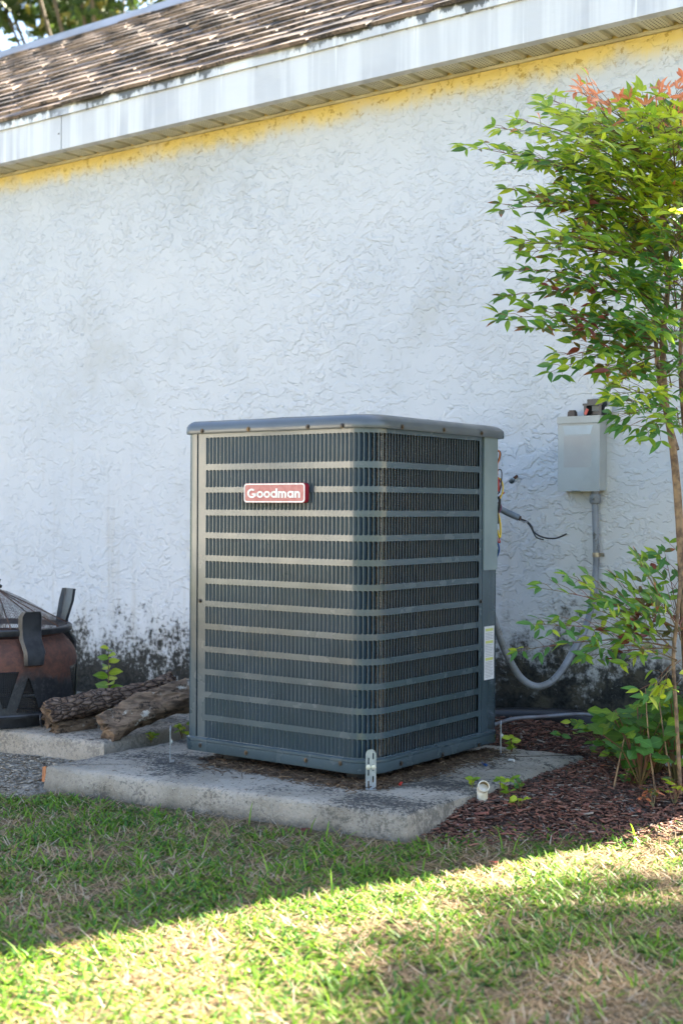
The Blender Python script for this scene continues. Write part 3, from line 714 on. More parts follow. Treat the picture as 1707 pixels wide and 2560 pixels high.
def glyph(ch, x):
    out = []
    if ch == 'G':
        r = .0148; c = (x+r, zb+.0142)
        out = [arcpoly(*c, r, r-ST*1.02, 48, 352, 30), rect(c[0]+.0015, c[0]+r-.0002, c[1]-.0052, c[1]-.0002), rect(c[0]+r-ST, c[0]+r-.0002, c[1]-.009, c[1]-.0045)]; adv = 2*r+.0022
    elif ch == 'o': out = [arcpoly(x+RO, zb+RO, RO, RO-ST, 0, 360, 30)]; adv = 2*RO+.0016
    elif ch == 'd': out = [arcpoly(x+RO, zb+RO, RO, RO-ST, 0, 360, 30), rect(x+2*RO-ST+.0004, x+2*RO+.0004, zb, zb+.0295)]; adv = 2*RO+.0028
    elif ch == 'a': out = [arcpoly(x+RO, zb+RO, RO, RO-ST, 0, 360, 30), rect(x+2*RO-ST+.0004, x+2*RO+.0004, zb, zb+XH)]; adv = 2*RO+.0028
    elif ch == 'n':
        r = .0082; out = [rect(x, x+ST, zb, zb+XH), arcpoly(x+r+.0008, zb+XH-r, r, r-ST, 0, 165, 16), rect(x+.0008+2*r-ST, x+.0008+2*r, zb, zb+XH-r+.0002)]; adv = .0008+2*r+.0026
    elif ch == 'm':
        r = .0078; out = [rect(x, x+ST, zb, zb+XH)]
        for q in (0, 1):
            xx = x+q*(2*r-ST+.0004); out += [arcpoly(xx+r+.0006, zb+XH-r, r, r-ST, 0, 165, 16), rect(xx+.0006+2*r-ST, xx+.0006+2*r, zb, zb+XH-r+.0002)]
        adv = .0006+2*(2*r-ST)+ST+.0034
    return out, adv
x = bx0+.0155; total = sum(glyph(c, 0)[1] for c in 'Goodman'); k = (bx1-bx0-.031)/total
for gi, ch in enumerate('Goodman'):
    polys, adv = glyph(ch, 0); m = MB()
    for pi_, po in enumerate(polys):
        m.prism([(x+a*k, b) for a, b in po], (0, YBD-.0022-.00006*pi_, 0), ux, uz, (0, .0022, 0))
    o = m.build('letter', M['badge_white'], badge); x += adv*k
# ---- warning label
lx = .0022
lab = MB().bx(lx-.001, lx, .655, .719, .336, .515).build('warning_label', M['paper'], ac)
for z in (.503, .462, .405): MB().bx(lx, lx+.0004, .662, .712, z-.0045, z+.0045).build('warning_bar', M['label_yellow'], lab)
tl = MB()
for z0_, z1_, nn in ((.492, .472, 5), (.453, .415, 8), (.395, .345, 11)):
    for i in range(nn):
        z = z0_+(z1_-z0_)*i/(nn-1); tl.bx(lx, lx+.0003, .661, .712-rng.uniform(0, .012), z-.0009, z+.0009)
tag(tl.build('print_lines', M['label_ink'], lab), kind='stuff')
# ---- loose wires at the open rear control box
def wire(pts, col, r=.0022):
    P_ = [at_y(1182+a/5.227, 1080+b/5.227, .765+dy) for a, b, dy in pts]
    MB().tube(catmull(P_, 6), r, 6).build('wire', M['w_'+col] if 'w_'+col in M else M[col], ac, 180)
wire([(290, 250, 0), (330, 240, .01), (350, 290, .01), (335, 370, .01), (318, 430, 0), (320, 560, 0)], 'orange')
wire([(330, 245, .02), (352, 270, .02), (348, 330, .02), (325, 390, .01)], 'black', .0038)
wire([(310, 520, 0), (340, 490, .01), (370, 510, .015), (372, 620, .01), (340, 800, 0)], 'black', .0022)
wire([(300, 600, 0), (350, 610, .01), (385, 680, .012), (385, 780, .01), (350, 880, 0), (330, 960, 0)], 'yellow', .0028)
wire([(300, 590, 0), (315, 640, .0), (320, 780, 0)], 'red', .0075)
wire([(300, 880, 0), (360, 830, .01), (408, 790, .012)], 'red', .0024)
wire([(340, 620, 0), (368, 700, .01), (330, 800, 0), (300, 820, 0)], 'purple', .002)
wire([(305, 850, 0), (345, 880, 0), (340, 980, 0), (320, 1060, 0), (318, 1200, 0)], 'black', .005)
wire([(310, 920, 0), (360, 950, .01), (360, 1010, .01), (320, 1080, 0)], 'purple', .0026)
wire([(300, 1040, 0), (330, 1060, .01), (360, 1180, .01)], 'white', .002)
wire([(325, 1060, 0), (352, 1180, .01), (358, 1320, .01), (345, 1380, 0), (318, 1280, 0)], 'yellow', .0034)
wire([(300, 1240, 0), (320, 1330, .0), (350, 1390, .0)], 'green', .0026)
wire([(305, 1340, 0), (325, 1430, 0), (350, 1440, 0), (335, 1370, 0)], 'red', .0024)
wire([(305, 1420, 0), (335, 1490, 0), (338, 1560, 0), (305, 1640, 0)], 'blue', .0032)
wire([(300, 1500, 0), (325, 1580, 0), (312, 1620, 0)], 'green', .003)

# ---- hold-down straps
def strap(o, u, label, h=.118, wd=.031):
    o = Vector(o); u = Vector(u).normalized(); nrm = Vector((u.y, -u.x, 0)); pts = [(-wd/2, 0), (wd/2, 0)]+[(wd/2*cos(a), h-wd/2+wd/2*sin(a)) for a in [pi*i/10 for i in range(11)]]
    holes = []
    for (cx, cz) in ((-.0068, .016), (.0068, .030), (-.0068, .050), (.0068, .064), (-.0068, .084), (.0068, .098)):
        holes.append([(cx+.0024*cos(a), cz+(.0075 if sin(a) > 0 else -.0075)+.0024*sin(a)) for a in [2*pi*i/10+.1 for i in range(10)]])
    t = thing('metal_strap', o, label, 'bracket', 'hold-down straps of the air conditioner')
    MB().prism(pts, o, u, UP, nrm*-.002, holes).build('strap_plate', M['zinc'], t)
    q = o+Vector((0, 0, .001))
    MB().add([q-u*wd/2, q+u*wd/2, q+u*wd/2+nrm*.012, q-u*wd/2+nrm*.012]+[p+Vector((0, 0, .002)) for p in (q-u*wd/2, q+u*wd/2, q+u*wd/2+nrm*.012, q-u*wd/2+nrm*.012)], [(0, 1, 2, 3), (4, 5, 6, 7), (0, 1, 5, 4), (1, 2, 6, 5), (2, 3, 7, 6), (3, 0, 4, 7)]).build('strap_foot', M['zinc'], t)
    for dx in (-.0078, .0078): 
        s_ = screw(o+u*dx+Vector((0, 0, .0655))+nrm*.001, nrm, t, .0046, 'bolt')
    return t
a = radians(42)
strap((.006, -.004, .081), (cos(a), sin(a), 0), 'perforated zinc strap holding the front corner of the air conditioner')
strap((-.757, -.052, .081), (-.66, .75, 0), 'thin zinc strap seen edge-on at the left foot of the air conditioner')
strap((.034, .715, .081), (-.44, .9, 0), 'thin zinc strap at the rear right foot of the air conditioner')

# ================================================================== DISCONNECT BOX, CONDUITS, WALL BITS
YX = 1.240
A = at_y(1395, 1043, YX); Bp = at_y(1497, 1226, YX); bx0, bx1, bz1, bz0 = A.x, Bp.x, A.z, Bp.z
db = thing('disconnect_box', ((bx0+bx1)/2, YW, bz0), 'grey metal electrical disconnect box mounted on the white wall', 'electrical box')
m = MB(); m.bx(bx0, bx1, YX+.002, YW+.002, bz0, bz1-.002); m.build('box_body', M['boxgrey'], db)
cov = MB().prism(rrect2(bx0-.001, bx1+.001, bz0-.003, bz1-.026, .003), (0, YX-.002, 0), ux, uz, (0, .006, 0)).build('cover', M['boxgrey'], db)
m = MB(); m.bx(bx0-.003, bx1+.003, YX-.006, YW-.001, bz1-.006, bz1+.001); m.bx(bx0-.003, bx1+.003, YX-.006, YX-.003, bz1-.025, bz1-.006); m.bx(bx0-.003, bx0-.0005, YX-.003, YW-.002, bz1-.025, bz1-.006); m.bx(bx1+.0005, bx1+.003, YX-.003, YW-.002, bz1-.025, bz1-.006); m.build('rain_cap', M['boxgrey'], db)
ex0, ex1 = bx0+.024, bx1-.032
MB().prism(rrect2(ex0, ex1, bz0+.085, bz1-.072, .003), (0, YX-.0025, 0), ux, uz, (0, .001, 0)).build('faded_label', M['faded'], cov)
MB().prism([(ex0-.004, bz1-.034), (ex1+.006, bz1-.034), (ex1-.004, bz1-.066), (ex0+.004, bz1-.066)], (0, YX-.0027, 0), ux, uz, (0, .001, 0)).build('faded_sticker', M['faded_light'], cov)
m = MB(); m.box(((bx0+bx1)/2-.008, YX-.006, bz0-.001), (.028, .012, .003)); m.build('latch', M['zinc'], db)
MB().bx(bx0-.0045, bx0-.001, YX+.004, YX+.012, bz1-.052, bz1-.03).build('hinge_tab', M['black'], db)
# pull-out fuse handle lying on top
pz = bz1+.001; c = at_y(1487, 1030, 1.272)
po = thing('fuse_pullout', (c.x, c.y, pz), 'black fuse pull-out handle lying on top of the grey electrical box', 'fuse holder')
Rm = Matrix.Rotation(radians(-10), 3, 'Z')
m = MB(); 
for sx in (-1, 1): m.box((c.x+sx*.030, c.y, pz+.020), (.012, .034, .038), Rm)
m.box((c.x, c.y+.006, pz+.012), (.062, .022, .014), Rm); m.build('handle_base', M['black'], po)
m = MB(); m.box((c.x, c.y-.004, pz+.043), (.088, .030, .008), Rm); m.build('handle_lip', M['black'], po)
m = MB(); m.box((c.x+.004, c.y+.006, pz+.0555), (.072, .022, .015), Rm); m.build('handle_grip', M['black'], po)
MB().tube([(c.x+.042, c.y, pz+.022), (c.x+.062, c.y, pz+.022)], .011, 12).build('fuse', M['w_white'], po, 40)
MB().box((c.x-.026, c.y-.019, pz+.016), (.010, .004, .022), Matrix.Rotation(radians(25), 3, 'Y')).build('red_tab', M['w_red'], po)
c = at_y(1430, 1034, 1.262); m = MB(); m.box((c.x, c.y, pz+.010), (.030, .024, .019), None, .9); m.box((c.x, c.y, pz+.021), (.020, .018, .006))
tag(m.build('rubber_plug', M['brown'], None, None, (c.x, c.y, pz)), 'small dark brown rubber plug standing on the grey electrical box', 'plug')
# conduit from the box down to the unit
cd = thing('conduit', (at_y(1487, 1240, 1.268).x, 1.268, .3), 'flexible grey conduit looping from the electrical box to the air conditioner', 'conduit')
yc = 1.270; top = at_y(1487, 1228, yc)
MB().lathe([(.0145, .001), (.0145, -.012), (.020, -.013), (.021, -.040), (.017, -.046), (.0135, -.047)], top, 14).build('connector', M['conduit'], cd, 40)
pts = [(1486, 1250, yc), (1489, 1386, yc), (1487, 1440, yc-.005), (1482, 1490, yc-.02), (1472, 1540, yc-.05), (1455, 1588, yc-.09), (1431, 1629, yc-.14), (1406, 1672, yc-.19), (1382, 1700, yc-.24), (1360, 1713, yc-.28), (1341, 1716, yc-.31), (1320, 1709, yc-.34), (1300, 1693, yc-.37), (1283, 1668, yc-.40), (1266, 1637, yc-.43), (1252, 1602, yc-.45), (1240, 1566, yc-.47), (1226, 1520, yc-.49)]
cp = catmull([at_y(a, b, c_) for a, b, c_ in pts], 8)
MB().tube(cp, [(.0122 if i < 12 else .0122+.0004*(i % 2)) for i in range(len(cp))], 14).build('flexible_pipe', M['conduit'], cd, 180)
cz = at_y(1489, 1387, yc); m = MB(); m.lathe([(.0128, -.008), (.0142, -.008), (.0142, .008), (.0128, .008)], cz, 16); m.box(cz+Vector((.019, .010, 0)), (.014, .008, .013)); m.lathe([(0, 0), (.004, 0), (.004, .006), (0, .006)], cz+Vector((.022, .004, 0)), 8, M=Matrix.Rotation(pi/2, 3, 'X')); m.build('pipe_clamp', M['brass'], cd, 40)
# cut conduit stub with black leads
def z5(a, b): return 1180+a/5.227, 1080+b/5.227
st = thing('cut_conduit', at_y(*z5(600, 1100), 1.0), 'short blue-grey conduit stub with bare black leads behind the air conditioner', 'conduit')
p = [at_y(*z5(300, 955), .93), at_y(*z5(370, 1005), .95), at_y(*z5(480, 1065), .97), at_y(*z5(605, 1120), .99)]
MB().tube(catmull(p, 5), .0115, 14, True).build('pipe', M['conduit_blue'], st, 60)
MB().tube([p[-1], p[-1]+Vector((.006, .001, -.003))], .0085, 12).build('torn_lining', M['rust'], st)
MB().tube(catmull([at_y(*z5(a, b), 1.0+i*.004) for i, (a, b) in enumerate([(630, 1135), (720, 1175), (770, 1230), (800, 1300), (860, 1350), (960, 1385), (1080, 1390), (1170, 1360), (1230, 1330)])], 6), .0030, 7).build('lead', M['black'], st, 180)
MB().tube(catmull([at_y(*z5(a, b), 1.0) for a, b in [(700, 1165), (760, 1240), (800, 1320), (840, 1380), (930, 1408)]], 6), .0024, 7).build('lead', M['black'], st, 180)
MB().tube(catmull([at_y(*z5(a, b), .995) for a, b in [(610, 1150), (660, 1165), (720, 1180)]], 5), .0018, 6).build('bare_wire', M['zinc'], st, 180)
# old bolt in the wall
c = at_y(*z5(575, 570), YW); b2 = at_y(*z5(520, 635), YW-.045)
wb = thing('wall_bolt', c, 'small rusty pipe stub with silver cap sticking out of the white wall', 'bolt')
MB().tube([c+Vector((0, .01, 0)), c.lerp(b2, .55)], .0062, 10).build('shank', M['rust'], wb, 40)
q = (b2-c).normalized().to_track_quat('Z', 'Y').to_matrix()
MB().lathe([(0, -.008), (.010, -.006), (.0115, .0), (.0105, .008), (0, .010)], b2, 10, M=q).build('cap', M['tinbolt'], wb, 40)
# refrigerant line and black insulated line at the wall foot
def z8(a, b): return 1120+a/2.671, 1300+b/2.671
pp = [(290, 1372, .84), (330, 1358, .86), (450, 1325, .90), (640, 1312, .96), (850, 1297, 1.02), (950, 1302, 1.05), (1050, 1320, 1.07), (1150, 1350, 1.09), (1260, 1400, 1.1)]
tag(MB().tube(catmull([at_y(*z8(a, b), y) for a, b, y in pp], 8), .0066, 10).build('copper_pipe', M['copper_line'], None, 180), 'thin weathered copper pipe running from the air conditioner along the ground', 'pipe')
pp = [(150, 1330, 1.19), (300, 1320, 1.19), (600, 1318, 1.19), (850, 1335, 1.18), (1000, 1380, 1.16), (1120, 1440, 1.13), (1200, 1500, 1.10)]
tag(MB().tube(catmull([at_y(*z8(a, b), y) for a, b, y in pp], 8), .036, 14).build('insulated_pipe', M['black'], None, 180), 'thick black insulated pipe lying in shade at the wall foot', 'pipe')

# ================================================================== PVC DRAIN
c = at_z(1205, 2003, .055); KP = .78
pv = thing('drain_pipe', c, 'short white plastic drain elbow standing in the mulch beside the pad', 'drain pipe')
MB().tube([c+Vector((0, 0, -.08)), c+Vector((0, 0, .022*KP))], .0165*KP, 20).build('riser', M['pvc'], pv, 40)
e0 = c+Vector((0, 0, .010*KP)); od = (RIGHT*.10-VIEW*.80+UP*.55).normalized(); q = od.to_track_quat('Z', 'Y').to_matrix()
MB().tube([e0, e0+UP*.012*KP, e0+UP*.024*KP]+[e0+(UP*.024+UP*(.022*sin(t))+Vector((od.x, od.y, od.z*.5))*(.022*(1-cos(t))))*KP for t in (.35, .7, 1.05)], .0205*KP, 20).build('elbow', M['pvc'], pv, 50)
oc = e0+(UP*.036+od*.004)*KP
MB().lathe([(r_*KP, z_*KP) for r_, z_ in [(.019, -.012), (.0215, -.006), (.0225, .020), (.0222, .024), (.0190, .025), (.0175, .022)]], oc, 24, M=q).build('socket', M['pvc'], pv, 40)
MB().lathe([(r_*KP, z_*KP) for r_, z_ in [(.0, .0), (.0172, .0), (.0174, .0218)]], oc+od*.0008, 20, M=q).build('bore', M['pvc_in'], pv, 40)

# ================================================================== FIRE PIT
PC = Vector((-1.765, .055, 0)); ZSB = .11
fp = thing('fire_pit', (PC.x, PC.y, ZSB), 'rusty round fire pit with mesh dome lid at the left edge', 'fire pit')
RB = .300
def cyl_panel(name, r_of_z, z0, z1, holes, mat, nth=120, nz=10):
    """cylinder sheet with cut-outs: triangulated in (arc, z), triangles inside holes dropped"""
    Lc = 2*pi*RB; pts = []; edges = []
    for i in range(nth+1):
        for j in range(nz+1): pts.append(Vector((Lc*i/nth, z0+(z1-z0)*j/nz)))
    def inside(p, poly):
        n = len(poly); s = False; j = n-1
        for i in range(n):
            if (poly[i][1] > p[1]) != (poly[j][1] > p[1]) and p[0] < (poly[j][0]-poly[i][0])*(p[1]-poly[i][1])/(poly[j][1]-poly[i][1])+poly[i][0]: s = not s
            j = i
        return s
    pts = [p for p in pts if not any(min((p-Vector(q)).length for q in h) < .002 for h in holes)]
    for h in holes:
        b = len(pts); k = 0; hh = []
        for i in range(len(h)):
            a_, b_ = Vector(h[i]), Vector(h[(i+1) % len(h)])
            for t in range(4): hh.append(a_.lerp(b_, t/4))
        pts += hh; edges += [(b+i, b+(i+1) % len(hh)) for i in range(len(hh))]
    vo, eo, fo, *_ = delaunay_2d_cdt(pts, edges, [], 0, 1e-5)
    m = MB(); V = []
    for off in (0, .003):
        for p in vo:
            r = r_of_z(p.y)-off; a_ = p.x/RB; V.append((PC.x+r*cos(a_), PC.y+r*sin(a_), p.y))
    n = len(vo); F = []
    for f in fo:
        cx = sum((vo[i] for i in f), Vector((0, 0)))/len(f)
        if any(inside(cx, h) for h in holes): continue
        F += [tuple(f), tuple(n+i for i in reversed(f))]
    m.add(V, F); return m.build(name, mat, fp, 40)
NP = 11; per = 2*pi*RB/NP; zlo, zhi = .170, .318; holes = []
ph0 = math.atan2((CAM-PC).y, (CAM-PC).x); shift = (ph0*RB) % per
for i in range(-1, NP+1):
    cx = shift+per*(i+.18)
    if cx-per*.33 < 0.004 or cx+per*.33 > 2*pi*RB-.004: continue
    holes.append([(cx-per*.30, zhi), (cx-per*.04, zlo+.02), (cx+.04*per, zlo+.02), (cx+per*.30, zhi)][::-1])
    cu = cx+per*.5
    if cu+per*.33 < 2*pi*RB-.004: holes.append([(cu-per*.27, zlo), (cu+per*.27, zlo), (cu+.02*per, zhi-.025), (cu-.02*per, zhi-.025)])
def rz(z):
    if z < .33: return RB
    t = min(1, (z-.33)/.10); return RB-.055*t*t
body = cyl_panel('bowl_wall', rz, .150, .430, holes, M['pit'], 130, 12)
def uvcyl(name, prof, mat, parent, nu, nv, n=64):
    m = MB(); m.lathe(prof, PC, n); o = m.build(name, mat, parent, 60); me = o.data; uv = me.uv_layers.new(name='UVMap')
    zs = [p[1] for p in prof]; Ls = [0]
    for i in range(1, len(prof)): Ls.append(Ls[-1]+math.hypot(prof[i][0]-prof[i-1][0], prof[i][1]-prof[i-1][1]))
    for poly in me.polygons:
        cols = [i % n for i in poly.vertices]; wrap = max(cols) == n-1 and min(cols) == 0
        for li in poly.loop_indices:
            vi = me.loops[li].vertex_index; c_ = vi % n; r_ = vi // n
            uv.data[li].uv = ((n if wrap and c_ == 0 else c_)/n*nu, Ls[r_]*nv)
    return o
uvcyl('side_mesh', [(RB-.012, .155), (RB-.012, .330)], M['bodymesh'], body, 260, 130)
MB().lathe([(.24, .112), (.262, .112), (.265, .130), (.268, .150), (.300, .152), (.303, .158), (.300, .164), (.24, .160)], PC, 64).build('base_ring', M['pitblack'], fp, 40)
MB().lathe([(.0, .20), (.15, .21), (.25, .25), (.27, .31)], PC, 40).build('ash_bowl', M['pitblack'], fp, 60)
dome = uvcyl('dome_lid', [(.268, .462), (.22, .490), (.16, .527), (.10, .562), (.04, .590), (.012, .598)], M['domemesh'], fp, 230, 150, 72)
MB().lathe([(.262, .444), (.278, .442), (.281, .446), (.281, .462), (.276, .466), (.262, .464)], PC, 72).build('rim_band', M['pitblack'], dome, 40)
for k in range(8):
    a = 2*pi*k/8+.3; MB().tube([PC+Vector((.268*cos(a)*f_, .268*sin(a)*f_, .466+.134*(1-f_))) for f_ in (1, .75, .5, .25, .05)], .0022, 5).build('dome_rib', M['rust'], dome)
MB().lathe([(0, .60), (.02, .602), (.022, .612), (.012, .618), (.018, .635), (0, .642)], PC, 16).build('lid_knob', M['pitblack'], dome, 40)
for ang in (ph0+.45, ph0+.45+pi/2, ph0+.45+pi, ph0+.45-pi/2):
    rd = Vector((cos(ang), sin(ang), 0)); tg = Vector((-sin(ang), cos(ang), 0)); m = MB()
    prof_ = [(.300, .335, .034), (.318, .340, .038), (.322, .385, .042), (.290, .432, .043), (.286, .470, .045), (.288, .512, .046), (.296, .530, .036)]
    if abs(ang-(ph0+.45+pi/2)) < .01: prof_ = prof_[:4]+[(.286, .470, .038), (.306, .545, .050), (.316, .590, .044)]
    V = []
    for (r_, z_, hw) in prof_:
        for s_ in (-1, -.82, .82, 1): V.append(PC+rd*(r_-(.0 if abs(s_) < 1 else .012))+tg*hw*s_+UP*z_)
    V2 = [v-rd*.004 for v in V]; n = len(V); F = []
    for i in range(len(prof_)-1):
        for j in range(3):
            q = (4*i+j, 4*i+j+1, 4*i+j+5, 4*i+j+4); F += [q, tuple(n+t for t in reversed(q))]
    m.add(V+V2, F); m.build('handle_bracket', M['pitblack'], fp, 50)
c = PC+Vector((cos(ph0+.62), sin(ph0+.62), 0))*.275
MB().tube(catmull([c+Vector((0, 0, .052))+UP*.11-UP*.0, c+Vector((.03, -.03, .155)), c+Vector((.036, -.032, .125)), c+Vector((.028, -.02, .115))], 5), .004, 7).build('wire_foot', M['pitblack'], fp, 180)

# ================================================================== LOGS
def log(name, p0, p1, r0, r1, seed, label, shape, mats, fungus=False):
    """split or round log: shape(angle) gives relative radius; bark and two cut ends"""
    p0, p1 = Vector(p0), Vector(p1); ax = (p1-p0).normalized(); u = ax.cross(UP).normalized(); v = u.cross(ax); n = 36; L = 34
    t = thing(name, (p0+p1)/2-UP*r0, label, 'log', 'split logs stacked beside the fire pit')
    V = []; 
    for i in range(L+1):
        f = i/L; c = p0.lerp(p1, f)+v*(.012*sin(f*5+seed))+u*.010*sin(f*4+seed*2); r = r0+(r1-r0)*f
        for k in range(n):
            a = 2*pi*k/n; d_ = u*cos(a)+v*sin(a); q = c+d_*r*shape(a)
            e = mnoise.fractal(q*14, 1, 2, 4)*.010+mnoise.noise(q*45)*.005+abs(mnoise.noise(Vector((k*.9, f*6, seed))))*.012
            s_ = ax*(mnoise.noise(Vector((cos(a)*3, sin(a)*3, seed+i*0)))*.02 if i in (0, L) else 0)
            V.append(c+d_*(r*shape(a)+e-.008)+s_)
    m = MB(); m.add(V, [(i*n+k, i*n+(k+1) % n, (i+1)*n+(k+1) % n, (i+1)*n+k) for i in range(L) for k in range(n)])
    bk = m.build('bark', mats[0], t, 60)
    for (b, sgn) in ((0, -1), (L*n, 1)):
        c = sum((Vector(V[b+k]) for k in range(n)), Vector())/n; VV = [c+ax*sgn*.004]; FF = []
        for ring in (1.0, .66, .33):
            for k in range(n):
                q = c.lerp(Vector(V[b+k]), ring); VV.append(q+ax*sgn*(mnoise.noise(q*60)*.008+.002 if ring < 1 else 0))
        FF = [(1+2*n+k, 1+2*n+(k+1) % n, 0) for k in range(n)]
        for rg in (0, 1): FF += [(1+rg*n+k, 1+rg*n+(k+1) % n, 1+(rg+1)*n+(k+1) % n, 1+(rg+1)*n+k) for k in range(n)]
        MB().add(VV, FF).build('cut_end', mats[1], t, 50)
    return t, bk
def half(flat, depth):      # one flat split side facing angle `flat`
    def f(a):
        c = cos(a-flat); return min(1, depth/c) if c > .05 else 1
    return f
def wedge(a1, a2, dp):
    def f(a):
        r = 1
        for b in (a1, a2):
            c = cos(a-b)
            if c > .05: r = min(r, dp/c)
        return r
    return f
Lp = at_z(150, 1798, .20); 
t1, b1 = log('firewood_log', at_z(118, 1800, .155), at_d(432, 1706, 4.98), .058, .050, 1, 'long bark-covered log lying on top of the other logs', half(-pi/2+.5, .62), (M['bark'], M['splitwood']))
t2, b2_ = log('firewood_log', at_z(262, 1815, .155), at_d(500, 1725, 4.85), .060, .066, 5, 'split mossy log with pale lichen beside the air conditioner', wedge(pi/2-.6, pi+.3, .55), (M['splitwood'], M['splitwood']))
t3, b3 = log('firewood_log', at_z(140, 1822, .125), at_d(330, 1770, 5.0), .036, .045, 9, 'short rotten log wedged under the long bark log', half(pi/2, .7), (M['splitwood'], M['splitwood']))
c = at_z(272, 1777, .18)-VIEW*.02; m = MB()
m.add([c+RIGHT*(.042*cos(a)*k+.0)+UP*(.016*cos(a)*k+.004*sin(a)*k+.006*(1-k))-VIEW*(.022*sin(a)*k) for k in (1, .5) for a in [2*pi*i/14 for i in range(14)]]+[c+UP*.008], [(i, (i+1) % 14, 14+(i+1) % 14, 14+i) for i in range(14)]+[(14+i, 14+(i+1) % 14, 28) for i in range(14)])
o = m.build('bracket_fungus', M['fungus'], t2, 60)
md = o.modifiers.new('s', 'SOLIDIFY'); md.thickness = .008

# ================================================================== PLANTS
def leafmesh(name, mat, wd=.34, fold=.10, droop=.10, lob=False):
    m = MB(); xs_ = [0, .12, .30, .50, .72, .9, 1.0]; ws = [.02, .55, .92, 1.0, .66, .22, 0]
    if lob: ws = [.05, .3, .9, .45, 1.0, .5, .05]
    V = []; 
    for x_, w_ in zip(xs_, ws):
        z_ = -droop*x_*x_; V += [(x_, -wd/2*w_, z_+fold*w_*.5), (x_, 0, z_), (x_, wd/2*w_, z_+fold*w_*.5)]
    F = []
    for i in range(len(xs_)-1):
        for j in (0, 1): F.append((3*i+j, 3*i+3+j, 3*i+4+j, 3*i+1+j))
    m.add(V, F); me = m.mesh(name, mat, 180); uv = me.uv_layers.new(name='UVMap')
    for l in me.loops:
        vi = l.vertex_index; uv.data[l.index].uv = (xs_[vi//3], (0, .5, 1)[vi % 3])
    return me
LEAF = [leafmesh('leaflet', M['leaf'][i], .33 if i != 3 else .31, .12 if i != 4 else .2, .12) for i in range(7)]
def lmat(p, d, nrm, s):
    x = d.normalized(); z = (nrm-x*nrm.dot(x)); z = z.normalized() if z.length > 1e-4 else x.orthogonal().normalized(); y = z.cross(x)
    return Matrix(((x.x*s, y.x*s, z.x*s, p.x), (x.y*s, y.y*s, z.y*s, p.y), (x.z*s, y.z*s, z.z*s, p.z), (0, 0, 0, 1)))
def emit_leaves(leaves, parent, LM, name, nsep):
    """the leaves that show largest as parts, the rest as one part"""
    def score(t):
        mw = t[1]; p = mw.translation; d = p-CAM; v = d.dot(VIEW); px = 853.5+FPX*d.dot(RIGHT)/v
        s = mw.col[0].to_3d().length; nz = mw.col[2].to_3d().normalized()
        return -(s*s*(abs(nz.dot(d.normalized()))+.25)/v/v)*(1 if -20 < px < 1720 else .05)
    leaves = sorted(leaves, key=score)
    for (i, mw) in leaves[:nsep]: link(name, LM[i], parent, mw)
    rest = leaves[nsep:]
    if not rest: return
    nv = len(LM[0].vertices); co = np.array([v.co[:] for v in LM[0].vertices]); cos_ = {i: np.array([v.co[:] for v in LM[i].vertices]) for i in range(len(LM))}
    fs = np.array([tuple(p.vertices) for p in LM[0].polygons]); VV = []; FF = []; MI = []; UV = []
    uv0 = np.array([u.uv[:] for u in LM[0].uv_layers[0].data]); 
    for k, (i, mw) in enumerate(rest):
        A_ = np.array(mw); VV.append(cos_[i] @ A_[:3, :3].T+A_[:3, 3]); FF.append(fs+k*nv); MI += [i]*len(fs); UV.append(uv0)
    me = bpy.data.meshes.new('foliage'); me.from_pydata(np.concatenate(VV).tolist(), [], np.concatenate(FF).tolist())
    for i in range(len(LM)): me.materials.append(LM[i].materials[0])
    me.polygons.foreach_set('material_index', MI); uv = me.uv_layers.new(name='UVMap'); uv.data.foreach_set('uv', np.concatenate(UV).ravel()); me.shade_smooth(); me.update()
    tag(link('foliage', me, parent), kind='stuff')
def pick(w, r):
    t = r.random()*sum(w.values())
    for k, v in w.items():
        t -= v
        if t <= 0: return k
    return k
